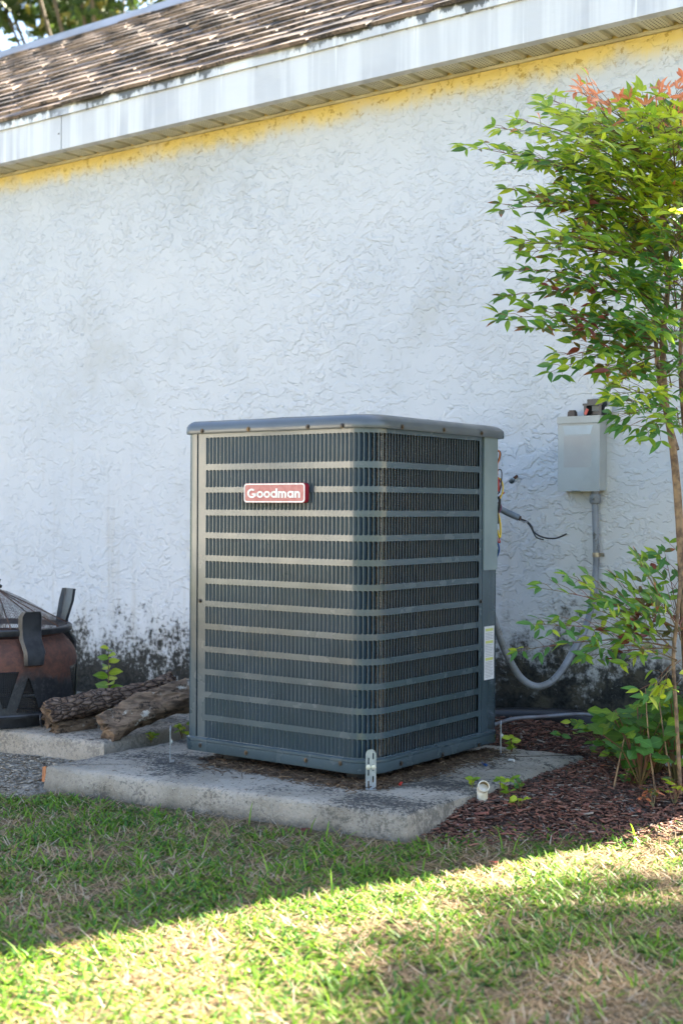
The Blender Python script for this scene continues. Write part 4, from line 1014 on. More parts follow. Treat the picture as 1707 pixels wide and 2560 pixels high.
def spray(hub, tip, r, tw, leaves, pal, arch=.06, size=(.036, .056), tippal=None, thin=.10):
    """one compound leaf: arching stalk, side stalks in pairs, leaflets in threes"""
    hub, tip = Vector(hub), Vector(tip); L = (tip-hub).length; mid = hub.lerp(tip, .5)+UP*arch*L
    def pt(t): return hub*(1-t)**2+mid*2*t*(1-t)+tip*t*t
    tw.tube([pt(i/7) for i in range(8)], [.0024-.0017*i/7 for i in range(8)], 4, False)
    n = max(3, int(L/.052)); ax = (tip-hub).normalized()
    up = (UP*.9-VIEW*.45).normalized()
    lat = ax.cross(up).normalized(); upn = lat.cross(ax).normalized()
    if upn.z < 0: upn = -upn
    for i in range(n+1):
        t = .22+.78*i/n if L > .25 else .1+.9*i/n; p = pt(t); f = (pt(min(1, t+.05))-pt(max(0, t-.05))).normalized()
        if i == n:
            for dd in (f, f*.6+lat*.8, f*.6-lat*.8):
                d_ = (dd+Vector((r.uniform(-.2, .2), r.uniform(-.2, .2), r.uniform(-.25, .2)))).normalized()
                leaves.append((pick(tippal or pal, r), lmat(p, d_, upn+Vector((r.uniform(-.5, .5), r.uniform(-.5, .5), r.uniform(-.3, .3))), r.uniform(*size)*1.05)))
            continue
        for sd in (-1, 1):
            if r.random() < .12: continue
            sl_ = (.115*(1-t)+.030)*r.uniform(.7, 1.2)
            d_ = (f*r.uniform(.5, .95)+lat*sd*r.uniform(.5, 1.0)+UP*r.uniform(-.25, .4)).normalized()
            e = p+d_*sl_; tw.tube([p, p.lerp(e, .5)+UP*.004, e], [.0011, .0009, .0007], 3, False)
            knots = [1.0] if sl_ < .07 else [.5, 1.0]
            for kn in knots:
                q = p.lerp(e, kn); l2 = d_.cross(upn).normalized()
                dirs = [d_*.55+l2*.85, d_*.55-l2*.85]+([d_] if kn == 1 else [])
                for dd in dirs:
                    if r.random() < thin: continue
                    g_ = (dd+Vector((r.uniform(-.4, .4), r.uniform(-.4, .4), r.uniform(-.6, .5)))).normalized()
                    leaves.append((pick(pal, r), lmat(q, g_, upn*.7-VIEW*.5+Vector((r.uniform(-.7, .7), r.uniform(-.7, .7), r.uniform(-.4, .5))), r.uniform(*size))))

# tall nandina
nb = Vector((.80, .60, .06)); nd_ = thing('nandina_shrub', nb, 'tall leafy green shrub with orange new growth right of the electrical box', 'shrub')
r = random.Random(21); tw = MB(); LV = []
DP = 4.0
stems = [[(1730, 1960, 4.0), (1712, 1600, 4.02), (1697, 1300, 4.04), (1681, 1120, 4.06), (1662, 1000, 4.08), (1655, 850, 4.08), (1668, 700, 4.08), (1650, 520, 4.06), (1620, 380, 4.05)],
         [(1745, 1960, 4.05), (1735, 1400, 4.08), (1715, 1130, 4.1), (1700, 900, 4.12), (1712, 650, 4.14), (1705, 400, 4.14)],
         [(1690, 1125, 4.06), (1648, 960, 4.12), (1636, 800, 4.15), (1630, 620, 4.18), (1590, 420, 4.2)],
         [(1760, 1960, 3.95), (1760, 1300, 3.95), (1740, 900, 3.95), (1760, 500, 3.95)]]
for i, s_ in enumerate(stems):
    P_ = catmull([at_d(*q) for q in s_], 8); n = len(P_); r0 = (.0145, .011, .009, .011)[i]
    MB().tube(P_, [r0*(1-.6*k/n) for k in range(n)], 9, jit=lambda a, b: 1+.10*mnoise.noise(Vector((a*.9, b*1.7, i)))).build('stem', M['stem'], nd_, 60)
top_ = {1: 9, 0: 3, 3: .15, 6: .4}; midp = {0: 6, 1: 4, 2: 1.8, 5: .5}; lowp = {0: 4, 2: 2, 4: .7, 5: 1.6, 6: 1.5, 1: 1}; coolp = {6: 5, 0: 3, 1: 1}  # top_ favours bright leaves: own yellow-green plus backlight put into the colour
TIPS = [ # hub px, tip px, palette, depth offset
 ((1600, 440), (1160, 362), midp), ((1600, 400), (1235, 318), top_), ((1590, 400), (1290, 300), top_), ((1600, 380), (1350, 262), top_), ((1610, 380), (1400, 285), top_), ((1620, 380), (1450, 300), top_), ((1640, 380), (1560, 250), top_), ((1670, 370), (1640, 275), top_), ((1690, 400), (1705, 270), top_), ((1720, 400), (1760, 260), top_),
 ((1600, 470), (1245, 412), midp), ((1610, 480), (1330, 400), midp), ((1620, 470), (1420, 370), top_), ((1640, 470), (1500, 360), top_), ((1660, 460), (1580, 360), top_), ((1690, 470), (1680, 350), top_),
 ((1620, 560), (1265, 470), midp), ((1620, 570), (1255, 525), lowp), ((1620, 560), (1330, 500), midp), ((1640, 560), (1400, 470), midp), ((1640, 570), (1470, 440), midp), ((1670, 560), (1550, 440), top_), ((1690, 570), (1640, 450), top_), ((1700, 570), (1710, 450), top_),
 ((1630, 660), (1290, 600), midp), ((1630, 660), (1310, 630), midp), ((1640, 660), (1380, 580), midp), ((1640, 660), (1440, 560), lowp), ((1660, 660), (1520, 560), midp), ((1680, 660), (1600, 560), midp), ((1700, 660), (1690, 560), coolp),
 ((1635, 750), (1275, 680), lowp), ((1635, 750), (1255, 742), lowp), ((1640, 760), (1350, 700), lowp), ((1645, 760), (1420, 690), lowp), ((1650, 760), (1500, 680), coolp), ((1670, 760), (1580, 690), coolp), ((1690, 770), (1660, 680), coolp), ((1700, 750), (1710, 690), coolp),
 ((1640, 840), (1245, 800), lowp), ((1640, 850), (1330, 820), lowp), ((1645, 850), (1400, 800), lowp), ((1650, 850), (1480, 790), coolp), ((1670, 850), (1560, 800), coolp), ((1690, 850), (1640, 790), coolp),
 ((1640, 850), (1375, 930), coolp), ((1640, 870), (1400, 900), lowp), ((1640, 890), (1540, 950), lowp), ((1650, 880), (1500, 930), lowp), ((1660, 880), (1570, 900), coolp), ((1680, 900), (1650, 920), coolp),
 ((1660, 1000), (1535, 990), top_), ((1660, 1010), (1545, 1040), coolp), ((1665, 1020), (1540, 1000), coolp), ((1670, 1030), (1590, 1090), coolp), ((1670, 1020), (1640, 1060), coolp), ((1690, 1020), (1700, 1070), coolp), ((1700, 1000), (1720, 960), coolp)]
for rep_ in range(3):
  for (h, tp, pal) in TIPS:
    if rep_ == 2 and (tp[0] < 1400 or tp[1] > 640): continue
    if rep_ >= 1 and (tp[0] < 1300 or (tp[1] > 650 and tp[0] < 1480) or tp[1] > 880): continue
    dh = DP+r.uniform(-.05, .08); dt = DP+r.uniform(-.30, .30); j = 0 if rep_ == 0 else 28
    spray(at_d(h[0], h[1], dh), at_d(tp[0]+r.uniform(-j, j)+j*.6, tp[1]+r.uniform(-j, j), dt), r, tw, LV, pal, r.uniform(-.06, .14), (.032, .058))
for i in range(30):
    hy = r.uniform(330, 1000); hx = r.uniform(1660, 1720); tx = r.uniform(1560, 1740); ty = hy-r.uniform(20, 130)
    pal = top_ if ty < 560 else coolp if r.random() < .75 else lowp
    spray(at_d(hx, hy, DP+r.uniform(-.1, .1)), at_d(tx, max(ty, 285), DP+r.uniform(-.34, .20)), r, tw, LV, pal, r.uniform(.0, .12), (.042, .060))
for (h, tp) in (((1520, 300), (1447, 225)), ((1560, 300), (1490, 262)), ((1650, 320), (1695, 222)), ((1600, 330), (1610, 262)), ((1700, 300), (1740, 225))):
    spray(at_d(*h, DP-.1), at_d(*tp, DP-.12), r, tw, LV, {3: 5, 1: .4}, .1, (.032, .046))
tw.build('leaf_stalks', M['twig'], nd_)
emit_leaves(LV, nd_, LEAF, 'leaflet', 300)

# low nandina in front of the conduit
r = random.Random(5); tw = MB(); LV = []
lb = at_z(1690, 1985, .06); ln = thing('nandina_shrub', lb, 'low nandina branch reaching left in front of the grey conduit', 'shrub')
for s_ in ([(1700, 1985, 3.92), (1690, 1800, 3.93), (1682, 1650, 3.95), (1690, 1560, 3.95), (1700, 1450, 3.95)], [(1715, 1990, 3.95), (1712, 1700, 3.98), (1705, 1500, 4.0)]):
    MB().tube(catmull([at_d(*q) for q in s_], 7), .006, 8).build('stem', M['stem'], ln, 60)
lp_ = {6: 4, 0: 4, 2: 2, 5: .7, 4: .35, 1: .5}
for (h, tp, pal) in [((1690, 1600), (1292, 1628), coolp), ((1690, 1580), (1330, 1560), coolp), ((1690, 1570), (1350, 1470), coolp), ((1690, 1570), (1420, 1440), coolp), ((1690, 1600), (1480, 1520), lp_), ((1690, 1590), (1540, 1450), lp_), ((1695, 1580), (1590, 1400), lp_), ((1700, 1570), (1660, 1380), lp_), ((1690, 1620), (1470, 1640), lp_), ((1690, 1620), (1550, 1600), lp_), ((1690, 1630), (1590, 1550), {4: 3, 5: 2, 0: 2}), ((1690, 1650), (1600, 1620), {5: 3, 0: 3, 1: 1}), ((1695, 1560), (1640, 1500), lp_), ((1700, 1600), (1680, 1500), lp_), ((1690, 1650), (1640, 1700), {1: 2, 0: 2}), ((1700, 1500), (1712, 1360), lp_), ((1700, 1560), (1740, 1450), lp_), ((1700, 1650), (1620, 1740), coolp), ((1700, 1700), (1650, 1760), coolp)]:
    spray(at_d(h[0], h[1], 3.96+r.uniform(-.03, .05)), at_d(tp[0], tp[1], 3.96+r.uniform(-.16, .22)), r, tw, LV, pal, r.uniform(.0, .08), (.036, .054), None, .45 if tp[0] < 1500 else .15)
tw.build('leaf_stalks', M['twig'], ln)
emit_leaves(LV, ln, LEAF, 'leaflet', 300)

# undergrowth plants at the foot of the shrubs
ROUND = [leafmesh('leaf', M['leaf'][i], .62, .08, .18) for i in range(7)]
LOBED = [leafmesh('leaf', M['leaf'][i], .55, .06, .22, True) for i in range(7)]
def weed(name, base, n, h, spread, size, pal, label, cat, LM=ROUND, group=None, seed=0, nsep=60, stemr=.0012):
    r = random.Random(seed); base = Vector(base); t = thing(name, base, label, cat, group); tw = MB(); LV = []
    for i in range(n):
        a = r.uniform(0, 2*pi); e = base+Vector((cos(a)*spread*r.random(), sin(a)*spread*r.random(), h*r.uniform(.35, 1.0)))
        m_ = base.lerp(e, .5)+UP*h*.15; tw.tube([base, m_, e], [stemr*1.3, stemr, stemr*.7], 4, False)
        for k in range(r.choice((2, 3, 3, 4))):
            b = r.uniform(0, 2*pi); d_ = Vector((cos(b), sin(b), r.uniform(-.25, .6))).normalized()
            LV.append((pick(pal, r), lmat(e+UP*r.uniform(-.25, 0)*h*.3, d_, UP*.8-VIEW*.6+Vector((r.uniform(-.4, .4), r.uniform(-.4, .4), 0)), r.uniform(*size))))
    tw.build('stalks', M['twig'], t); emit_leaves(LV, t, LM, 'leaf', nsep); return t
gcp = {0: 4, 6: 3, 1: 1.2, 2: 1}
weed('oak_seedling', at_z(1600, 1965, .07), 22, .24, .17, (.06, .09), {6: 4, 2: 2, 0: 2}, 'lobed-leaf seedling at the bottom right among bare stems', 'seedling', LOBED, seed=4, stemr=.002)
weed('ground_vine', at_z(1525, 1880, .10), 34, .12, .17, (.026, .042), gcp, 'low round-leaved vine patch at the wall foot left of the seedling', 'vine', seed=6)
weed('ground_vine', at_z(1600, 1905, .08), 40, .16, .17, (.028, .046), gcp, 'round-leaved vine patch under the lobed seedling', 'vine', seed=7)
weed('ground_vine', at_z(1690, 1900, .08), 40, .20, .17, (.030, .048), gcp, 'round-leaved vine patch at the right edge beside the white board', 'vine', seed=8)
weed('ground_vine', at_z(1640, 1935, .07), 46, .20, .16, (.030, .050), {0: 4, 6: 3, 2: 2}, 'leafy vine clump around the bare stems at the bottom right', 'vine', seed=28)
weed('oak_seedling', at_z(1690, 1960, .06), 20, .30, .15, (.06, .09), {6: 4, 2: 2, 0: 3}, 'tall lobed-leaf seedling at the right edge of the frame', 'seedling', LOBED, seed=29, stemr=.002)
weed('ground_vine', at_z(1560, 1925, .075), 30, .10, .13, (.024, .040), {0: 4, 6: 3, 2: 2}, 'low vine patch in front of the lobed seedlings', 'vine', seed=30)
weed('small_fern', at_z(1582, 1965, .06), 30, .05, .055, (.014, .024), {6: 5, 0: 3}, 'small feathery fern clump in the mulch at right', 'fern', LEAF, seed=9)
weed('seedling', at_z(1632, 2020, .05), 6, .07, .04, (.026, .036), {3: 1.5, 5: 3}, 'small orange-leaved seedling in the mulch near the right edge', 'seedling', LEAF, seed=11)
weed('seedling', at_z(1685, 2015, .05), 7, .09, .05, (.026, .040), {5: 3, 1: 2}, 'small yellow-brown seedling at the right edge of the mulch', 'seedling', LEAF, seed=12)
weed('weed', at_z(1178, 1990, .055), 3, .055, .022, (.020, .028), {1: 3, 0: 2}, 'round-leaved weed just left of the white drain elbow', 'weed', seed=13)
weed('weed', at_z(1248, 1992, .06), 6, .055, .045, (.020, .028), {1: 3, 0: 3}, 'round-leaved weed just right of the white drain elbow', 'weed', seed=14)
weed('weed', at_z(1300, 1980, .06), 5, .045, .04, (.016, .022), {6: 3, 0: 2}, 'small weed sprig beyond the drain elbow along the pad edge', 'weed', seed=15)
weed('weed', at_z(1297, 2015, .055), 4, .025, .03, (.018, .026), {1: 4}, 'yellow-green weed sprout in the mulch in front of the drain elbow', 'weed', seed=16)
weed('weed', at_z(1278, 1880, .08), 4, .05, .02, (.030, .038), {0: 3, 1: 2}, 'single green weed on the pad behind the rear strap', 'weed', seed=17)
weed('weed', at_z(378, 1858, .08), 6, .04, .025, (.018, .026), {1: 3, 0: 2}, 'green weed growing in the joint between slab and pad', 'weed', seed=18)
weed('weed', at_z(455, 1845, .08), 8, .06, .03, (.018, .028), {1: 3, 0: 2}, 'green weed at the left foot of the air conditioner', 'weed', seed=19)
r = random.Random(3); b = at_d(272, 1720, 5.48); b.z = gz(b.x, b.y)-.01
wt = thing('weed', b, 'upright bright green weed growing behind the logs', 'weed'); tw = MB(); LV = []
tw.tube([b, b+UP*.28, b+UP*.335], .002, 5)
for i in range(16):
    h_ = .12+.22*i/15; a = i*2.4; LV.append((pick({1: 4, 0: 3}, r), lmat(b+UP*h_, Vector((cos(a), sin(a), .25)), UP*.6-VIEW*.6, .085*(1-.5*i/15))))
tw.build('stalk', M['twig'], wt); emit_leaves(LV, wt, ROUND, 'leaf', 60)
# bare stems bottom right
bs = thing('bare_stems', at_z(1575, 1990, .06), 'cluster of thin bare upright stems at the bottom right of the bed', 'stems')
for (a, b_, c_, d_) in ((1572, 1790, 1530, 1985), (1612, 1730, 1556, 1972), (1612, 1720, 1640, 2000), (1640, 1700, 1684, 1995)):
    q = at_z(c_, d_, .05); dep = (q-CAM).dot(VIEW); MB().tube(catmull([q, at_d((a+c_)/2+rng.uniform(-9, 9), (b_+d_)/2, dep+.01), at_d(a, b_, dep+.05)], 4), [.0036-.0003*k_ for k_ in range(9)], 7).build('stem', M['stem'], bs, 60)
# white board behind the stems
q = at_z(1660, 1935, .07); m = MB(); m.box(q+Vector((.03, .10, .035)), (.22, .08, .035), Matrix.Rotation(radians(30), 3, 'Z'))
o = m.build('white_trim_piece', M['plainwhite'], None, None, q); tag(o, 'piece of white plastic trim lying behind the bare stems', 'plastic trim')
md = o.modifiers.new('b', 'BEVEL'); md.width = .006; md.segments = 2
# small litter: blue and red connectors, fallen leaves
for (px, py, col, lab) in ((1216, 1914, 'blue', 'small blue wire connector on the right side of the pad'), (907, 1961, 'blue', 'small blue wire connector left of the corner strap'), (999, 1963, 'red', 'small red wire connector right of the corner strap')):
    q = at_z(px, py, .083); m = MB(); dr = Vector((rng.uniform(-1, 1), rng.uniform(-1, 1), .1)).normalized()
    m.tube([q, q+dr*.012+UP*.003, q+dr*.020+UP*.003], [.0045, .0042, .0025], 8); tag(m.build('wire_connector', M['w_'+col], None, 60, q), lab, 'connector')
q = at_z(1272, 1900, .084); tag(MB().tube([q, q+Vector((.02, -.004, .001))], .005, 8).build('wire_connector', M['w_white'], None, 60, q), 'small white connector on the pad near the rear strap', 'connector')
def fallen(px, py, z, s, i, lab):
    q = at_z(px, py, z+.004); mw = lmat(q, Vector((rng.uniform(-1, 1), rng.uniform(-1, 1), .15)), UP+Vector((rng.uniform(-.3, .3), rng.uniform(-.3, .3), 0)), s); tag(link('fallen_leaf', ROUND[i], None, mw), lab, 'leaf')
fallen(1495, 1915, .075, .045, 3, 'orange fallen leaf in the mulch by the pad corner'); fallen(755, 2078, .01, .045, 4, 'dark red fallen leaf on the grass below the pad')
fallen(1228, 2155, .005, .040, 4, 'dark red fallen leaf at the lawn edge right of the pad'); fallen(1392, 2035, .05, .03, 4, 'red bark flake in the middle of the mulch bed')

# ================================================================== GRASS, MULCH, LITTER
def inpoly_pad(x, y): return (x > -1.05) & (x < .275) & (y > (-.215+(x-.262)*.115)-.012) & (y < .9)
def bed(x, y): return y-.72*x+.33
def nz(x, y, s, o): return np.array([mnoise.noise(Vector((a*s, b*s, o))) for a, b in zip(x, y)])
def tinted(name, V, F, C, mat, label, cat):
    me = bpy.data.meshes.new(name); nv = len(V); nf = len(F)
    me.vertices.add(nv); me.vertices.foreach_set('co', V.astype(np.float32).ravel())
    k = F.shape[1]; me.loops.add(nf*k); me.loops.foreach_set('vertex_index', F.astype(np.int32).ravel()); me.polygons.add(nf)
    me.polygons.foreach_set('loop_start', np.arange(0, nf*k, k, dtype=np.int32)); me.update(calc_edges=True)
    ca = me.color_attributes.new('tint', 'FLOAT_COLOR', 'POINT'); ca.data.foreach_set('color', np.concatenate([C, np.ones((nv, 1))], 1).astype(np.float32).ravel())
    me.materials.append(mat); o = link(name, me); return tag(o, label, cat, kind='stuff')
GXS = np.linspace(-3, 3, 121); GYS = np.linspace(-3, 1.5, 91)
GZ = np.array([[gz(x, y) for x in GXS] for y in GYS])
def gzv(x, y):
    fx = np.clip((x+3)/6*120, 0, 119.99); fy = np.clip((y+3)/4.5*90, 0, 89.99); i = fx.astype(int); j = fy.astype(int); u = fx-i; v = fy-j
    return GZ[j, i]*(1-u)*(1-v)+GZ[j, i+1]*u*(1-v)+GZ[j+1, i]*(1-u)*v+GZ[j+1, i+1]*u*v
def blades(n, x, y, length, width, lean, col, curl=.5):
    ang = nrg.uniform(0, 2*pi, n); dx, dy = np.cos(ang), np.sin(ang); z0 = gzv(x, y)-.002
    tilt = lean; ch, sh = np.sin(tilt), np.cos(tilt); pts = []
    px, py = -dy, dx
    for (f, wf) in ((0, 1.0), (.4, .95), (.75, .65), (1.0, .05)):
        # bend over along the blade
        a = tilt+curl*f*f; hx = length*f*np.sin(tilt+curl*f*.5); hz = np.maximum(length*f*np.cos(np.minimum(tilt+curl*f*.6, 1.52)), .001)
        for sd in (-1, 1):
            pts.append(np.stack([x+dx*hx+px*sd*width*wf/2, y+dy*hx+py*sd*width*wf/2, z0+hz], 1))
    V = np.stack(pts, 1).reshape(-1, 3); b = np.arange(n)[:, None]*8
    F = np.concatenate([b+np.array([[0, 1, 3, 2]]), b+np.array([[2, 3, 5, 4]]), b+np.array([[4, 5, 7, 6]])], 1).reshape(-1, 4)
    return V, F, np.repeat(col, 8, 0)
def scatter(n, x0, x1, y0, y1): return nrg.uniform(x0, x1, n), nrg.uniform(y0, y1, n)
def lawn_ok(x, y):
    ok = ~inpoly_pad(x, y) & ~((x < -.98) & (y > -.40+.10*np.sin(x*7)))
    edge = bed(x, y)+nrg.normal(0, .05, len(x)); ok &= (edge < .03) | (x < .2)
    # only the cone in front of the camera and a margin
    dx = x-CAM.x; dy = y-CAM.y; v = dx*VIEW.x+dy*VIEW.y; rr_ = dx*RIGHT.x+dy*RIGHT.y
    return ok & (v > 1.5) & (np.abs(rr_) < .34*v+.35)
Vs, Fs, Cs = [], [], []; off = 0
def put(t):
    global off
    Vs.append(t[0]); Fs.append(t[1]+off); Cs.append(t[2]); off += len(t[0])
# green blades in patches
x, y = scatter(230000, -2.2, 2.0, -2.6, .7); k = lawn_ok(x, y); x, y = x[k], y[k]
den = nz(x, y, 3.0, 1)*.8+nz(x, y, 9, 2)*.7
# bare strip along the pad front
dpad = np.clip((-.345+(x+1.03)*.115)-y, 0, 1)
thin = np.clip((.16-dpad)/.16, 0, 1)*((x > -.75) & (x < .3))
keep = nrg.random(len(x)) < np.clip(.58+den*1.3-thin*.6, .08, 1); x, y = x[keep], y[keep]; n = len(x)
g1 = np.array([.095, .205, .014]); g2 = np.array([.155, .285, .022]); g3 = np.array([.045, .135, .022]); t = nrg.random((n, 1)); t2 = nrg.random((n, 1))
col = g1*(1-t)+g2*t; col = np.where(t2 < .28, g3*(.8+.5*t), col); col = np.where(t2 > .93, np.array([.26, .23, .06])*(.7+.5*t), col)
put(blades(n, x, y, nrg.uniform(.014, .042, n), nrg.uniform(.0032, .0062, n), nrg.uniform(.55, 1.35, n), col, .5))
# straw lying flat
x, y = scatter(230000, -2.2, 2.0, -2.6, .7); k = lawn_ok(x, y); x, y = x[k], y[k]
den = nz(x, y, 3.0, 1)*.8+nz(x, y, 9, 2)*.5; keep = nrg.random(len(x)) < np.clip(.50-den*1.0, .14, 1); x, y = x[keep], y[keep]; n = len(x)
t = nrg.random((n, 1)); col = np.array([.44, .325, .195])*(1-t)+np.array([.26, .175, .09])*t; col = np.where(nrg.random((n, 1)) < .2, np.array([.46, .39, .29]), col)
put(blades(n, x, y, nrg.uniform(.020, .060, n), nrg.uniform(.0018, .0040, n), nrg.uniform(1.05, 1.5, n), col, .12))
# a few tall blades
x, y = scatter(1300, -2.2, 2.0, -2.6, .7); k = lawn_ok(x, y); x, y = x[k], y[k]; n = len(x); t = nrg.random((n, 1))
put(blades(n, x, y, nrg.uniform(.05, .085, n), nrg.uniform(.003, .005, n), nrg.uniform(.1, .9, n), g2*(.7+.5*t), .7))
tinted('lawn_grass', np.concatenate(Vs), np.concatenate(Fs), np.concatenate(Cs), M['grass'], 'patchy green and straw-coloured lawn grass in the foreground', 'grass')

def chips(n, x, y, z, L, Wd, col, up=.35):
    ang = nrg.uniform(0, 2*pi, n); el = nrg.normal(0, up*.4, n); dx = np.stack([np.cos(ang)*np.cos(el), np.sin(ang)*np.cos(el), np.sin(el)], 1)
    ro = nrg.normal(0, .5, n); px = np.stack([-np.sin(ang), np.cos(ang), np.zeros(n)], 1); uz_ = np.cross(dx, px)
    py = px*np.cos(ro)[:, None]+uz_*np.sin(ro)[:, None]; nn_ = np.cross(dx, py); c = np.stack([x, y, z], 1); pts = []
    for (a, b, h) in ((-.5, -.5, 0), (.5, -.35, 0), (.5, .35, 0), (-.5, .5, 0), (-.4, -.3, 1), (.4, -.2, 1), (.45, .2, 1), (-.4, .3, 1)):
        pts.append(c+dx*(a*L)[:, None]+py*(b*Wd)[:, None]+nn_*(h*Wd*.35)[:, None])
    V = np.stack(pts, 1).reshape(-1, 3); b = np.arange(n)[:, None]*8
    F = np.concatenate([b+np.array([q]) for q in ([0, 3, 2, 1], [4, 5, 6, 7], [0, 1, 5, 4], [1, 2, 6, 5], [2, 3, 7, 6], [3, 0, 4, 7])], 1).reshape(-1, 4)
    return V, F, np.repeat(col, 8, 0)
Vs, Fs, Cs = [], [], []; off = 0
x, y = scatter(105000, -.6, 1.9, -.4, 1.29); e = bed(x, y)+nrg.normal(0, .05, len(x)); k = (e > -.03) & ~((x < .25) & (y < .86)) & (x > -1.1); x, y = x[k], y[k]
sand = nz(x, y, 3.2, 5); k = nrg.random(len(x)) < np.clip(.9-sand*1.4, .25, 1); x, y = x[k], y[k]; n = len(x)
t = nrg.random((n, 1)); t2 = nrg.random((n, 1)); col = np.array([.095, .046, .030])*(1-t)+np.array([.22, .098, .066])*t
col = np.where(t2 < .25, np.array([.045, .030, .024]), col); col = np.where(t2 > .92, np.array([.24, .19, .15]), col); col = np.where((t2 > .86) & (t2 < .92), np.array([.21, .075, .052]), col)
L = nrg.gamma(1.9, .0055, n)+.004; put(chips(n, x, y, gzv(x, y)+nrg.uniform(0, .010, n), np.minimum(L, .05), L*.20+.0012, col))
tinted('mulch', np.concatenate(Vs), np.concatenate(Fs), np.concatenate(Cs), M['litter'], 'reddish brown bark mulch covering the bed right of the pad', 'mulch')
# litter swept under and around the unit, on the pad
Vs, Fs, Cs = [], [], []; off = 0
n = 7000; s_ = nrg.uniform(-.75, .75, n); dd = nrg.gamma(1.3, .022, n)-.04
x = np.where(s_ < 0, s_*1.0, .0)+np.where(s_ < 0, 0, dd); y = np.where(s_ < 0, -dd, s_*1.0)
sel = (nz(x, y, 6, 9)+.45*np.sign(s_+.62) > -.05); x, y = x[sel], y[sel]; n = len(x)
t = nrg.random((n, 1)); col = np.array([.055, .036, .024])*(1-t)+np.array([.13, .085, .05])*t; col = np.where(nrg.random((n, 1)) < .07, np.array([.28, .20, .12]), col)
L = nrg.uniform(.008, .045, n); put(chips(n, x, y, np.full(n, .0815)+nrg.uniform(0, .010, n), L, np.full(n, .0016)+nrg.uniform(0, .003, n), col, .5))
n = 2500; x, y = scatter(n, -.72, -.02, .02, .72); t = nrg.random((n, 1)); L = nrg.uniform(.01, .04, n)
put(chips(n, x, y, np.full(n, .083), L, np.full(n, .004), np.array([.06, .04, .03])*(.5+t)))
n = 1300; x, y = scatter(n, -1.0, .25, -.3, .85); t = nrg.random((n, 1)); L = nrg.uniform(.003, .012, n)
put(chips(n, x, y, np.full(n, .0812), L, np.full(n, .0018), np.array([.10, .07, .05])*(.4+t)))
n = 1600; x = nrg.uniform(-3.2, -1.1, n); y = nrg.uniform(-.05, .58, n); t = nrg.random((n, 1)); L = nrg.uniform(.004, .022, n)
put(chips(n, x, y, np.full(n, .1115), L, np.full(n, .002), np.array([.08, .055, .04])*(.4+t)))
n = 5000; x = nrg.uniform(-2.6, -1.03, n); y = nrg.uniform(-.62, -.08, n); t = nrg.random((n, 1)); L = nrg.uniform(.004, .02, n); k = y < -.07-.11*(-1.0-x)
x, y, t, L = x[k], y[k], t[k], L[k]; n = len(x)
put(chips(n, x, y, gzv(x, y)+.002, L, L*.4, np.where(nrg.random((n, 1)) < .5, np.array([.30, .265, .21]), np.array([.13, .105, .075]))*(.6+.7*t)))
tinted('leaf_litter', np.concatenate(Vs), np.concatenate(Fs), np.concatenate(Cs), M['litter'], 'brown needles and crumbs scattered around the air conditioner on the pad', 'litter')

# ================================================================== TREES AND NEIGHBOUR HOUSE
def tree(name, base, h_trunk, centre, rad3, nclump, nleaf, lsize, label, seed, group=None, pal=(5, 4, 1.2), gap=0.0):
    r = random.Random(seed); rn = np.random.default_rng(seed); base = Vector(base); centre = Vector(centre)
    t = thing(name, base, label, 'tree', group); tk = MB(); topp = Vector((centre.x, centre.y, base.z+h_trunk))
    tk.tube(catmull([base-UP*.1, base.lerp(topp, .5)+Vector((.08, .05, 0)), topp, topp.lerp(centre, .6)], 5), [max(.03, .16-.006*i) for i in range(16)], 10)
    cl = []
    for i in range(nclump):
        d_ = Vector((r.gauss(0, 1), r.gauss(0, 1), r.gauss(0, 1))).normalized()*r.uniform(.35, 1)**.6
        c_ = centre+Vector((d_.x*rad3[0], d_.y*rad3[1], d_.z*rad3[2])); cl.append(c_)
        if i % 8 == 0: tk.tube(catmull([topp.lerp(centre, .3), topp.lerp(c_, .5)+UP*.2, c_], 4), [.05-.004*j for j in range(9)], 6, False)
    tk.build('trunk', M['trunk'], t, 60)
    n = nclump*nleaf; ci = np.array([c_[:] for c_ in cl]); ci = np.repeat(ci, nleaf, 0); cr = np.repeat(rn.uniform(.6, 1.2, nclump), nleaf)[:, None]*min(rad3)*.26
    dv = rn.normal(size=(n, 3)); p = ci+dv/np.linalg.norm(dv, axis=1)[:, None]*cr*rn.random((n, 1))**.45
    a = rn.normal(size=(n, 3)); a /= np.linalg.norm(a, axis=1)[:, None]; b = np.cross(a, rn.normal(size=(n, 3))); b /= np.linalg.norm(b, axis=1)[:, None]; s_ = rn.uniform(*lsize, n)[:, None]
    V = np.stack([p-a*s_, p+b*s_*.42, p+a*s_, p-b*s_*.42], 1).reshape(-1, 3); F = (np.arange(n)[:, None]*4+np.arange(4)).tolist()
    me = bpy.data.meshes.new('crown'); me.from_pydata(V.tolist(), [], F)
    for m in M['canopy']: me.materials.append(m)
    w_ = np.array(pal)/sum(pal); me.polygons.foreach_set('material_index', rn.choice(3, n, p=w_)); me.update(); link('crown', me, t)
    return t
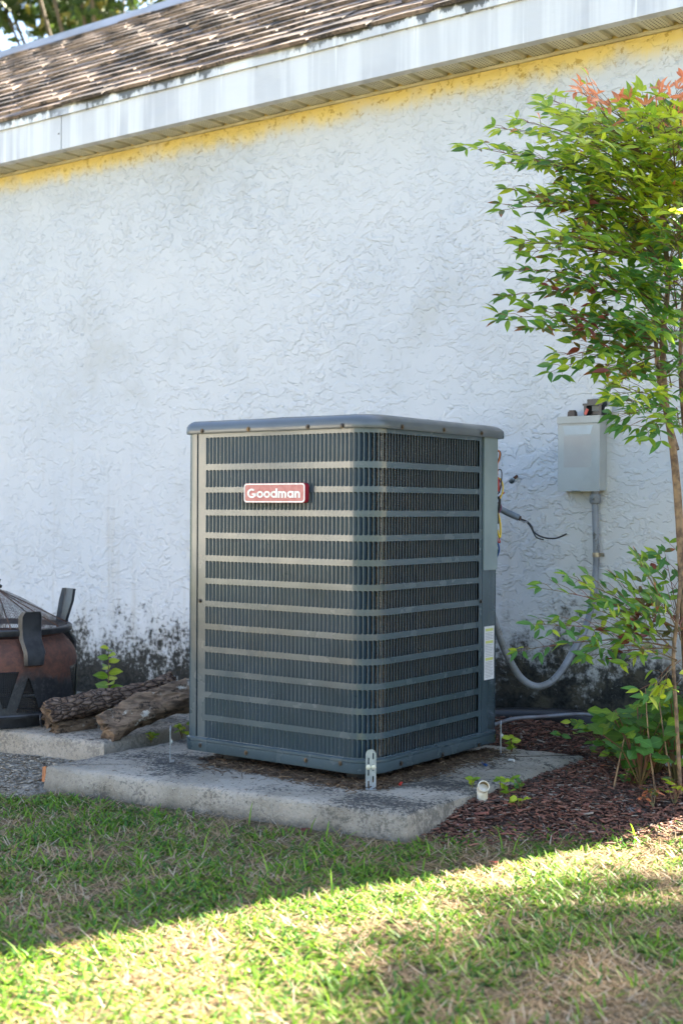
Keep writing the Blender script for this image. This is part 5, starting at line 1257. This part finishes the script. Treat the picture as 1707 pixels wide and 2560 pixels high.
# oak beyond the roof, upper left
c = CAM+ray(300, -190)*21
tree('oak_tree', (c.x, c.y, 0), 4.2, c, (3.6, 3.4, 2.0), 95, 120, (.07, .15), 'leafy oak behind the house roof at the upper left', 31, pal=(6, 3, 1.0))
# unseen neighbouring house behind the photographer, kept for its beige reflection in the unit
NYF = -10.5; NX = -3.0; NH = 3.1
nh = thing('neighbour_house', (-9, NYF-4, 0), 'unseen beige house across the yard behind the photographer', 'house')
MB().bx(-16, NX, NYF-8, NYF, -.2, NH-.05).build('wall', M['beige'], nh)
rfm = MB(); XE = NX+.3; rfm.add([(-16.3, NYF+.4, NH-.02), (XE, NYF+.4, NH-.02), (XE, NYF-4, NH+1.65), (-16.3, NYF-4, NH+1.65), (-16.3, NYF-8.4, NH-.02), (XE, NYF-8.4, NH-.02), (-16.3, NYF+.4, NH+.12), (XE, NYF+.4, NH+.12), (XE, NYF-4, NH+1.8), (-16.3, NYF-4, NH+1.8), (-16.3, NYF-8.4, NH+.12), (XE, NYF-8.4, NH+.12)],
   [(6, 7, 8, 9), (9, 8, 11, 10), (0, 3, 2, 1), (3, 4, 5, 2), (0, 1, 7, 6), (4, 10, 11, 5), (1, 2, 8, 7), (2, 5, 11, 8), (0, 6, 9, 3), (3, 9, 10, 4)]); rfm.build('roof', M['nroof'], nh)
for (wx, wz) in ((-4.6, 1.0), (-9, 1.0), (-13, 1.0)):
    f = MB().prism(rect(wx-.65, wx+.65, wz, wz+1.3), (0, NYF+.05, 0), ux, uz, (0, -.06, 0), [rect(wx-.57, wx+.57, wz+.08, wz+1.22)]).build('window', M['wframe'], nh)
    MB().bx(wx-.57, wx+.57, NYF+.005, NYF+.015, wz+.08, wz+1.22).build('pane', M['pane'], f)
# tree beyond the right end of the house: its shade closes the sunny strip on the lawn
tree('holly_tree', (5.2, 5.6, 0), 2.2, (5.2, 5.6, 5.0), (1.95, 1.9, 2.5), 120, 150, (.05, .10), 'dense evergreen tree beyond the right end of the house', 44, pal=(5, 4, .3))
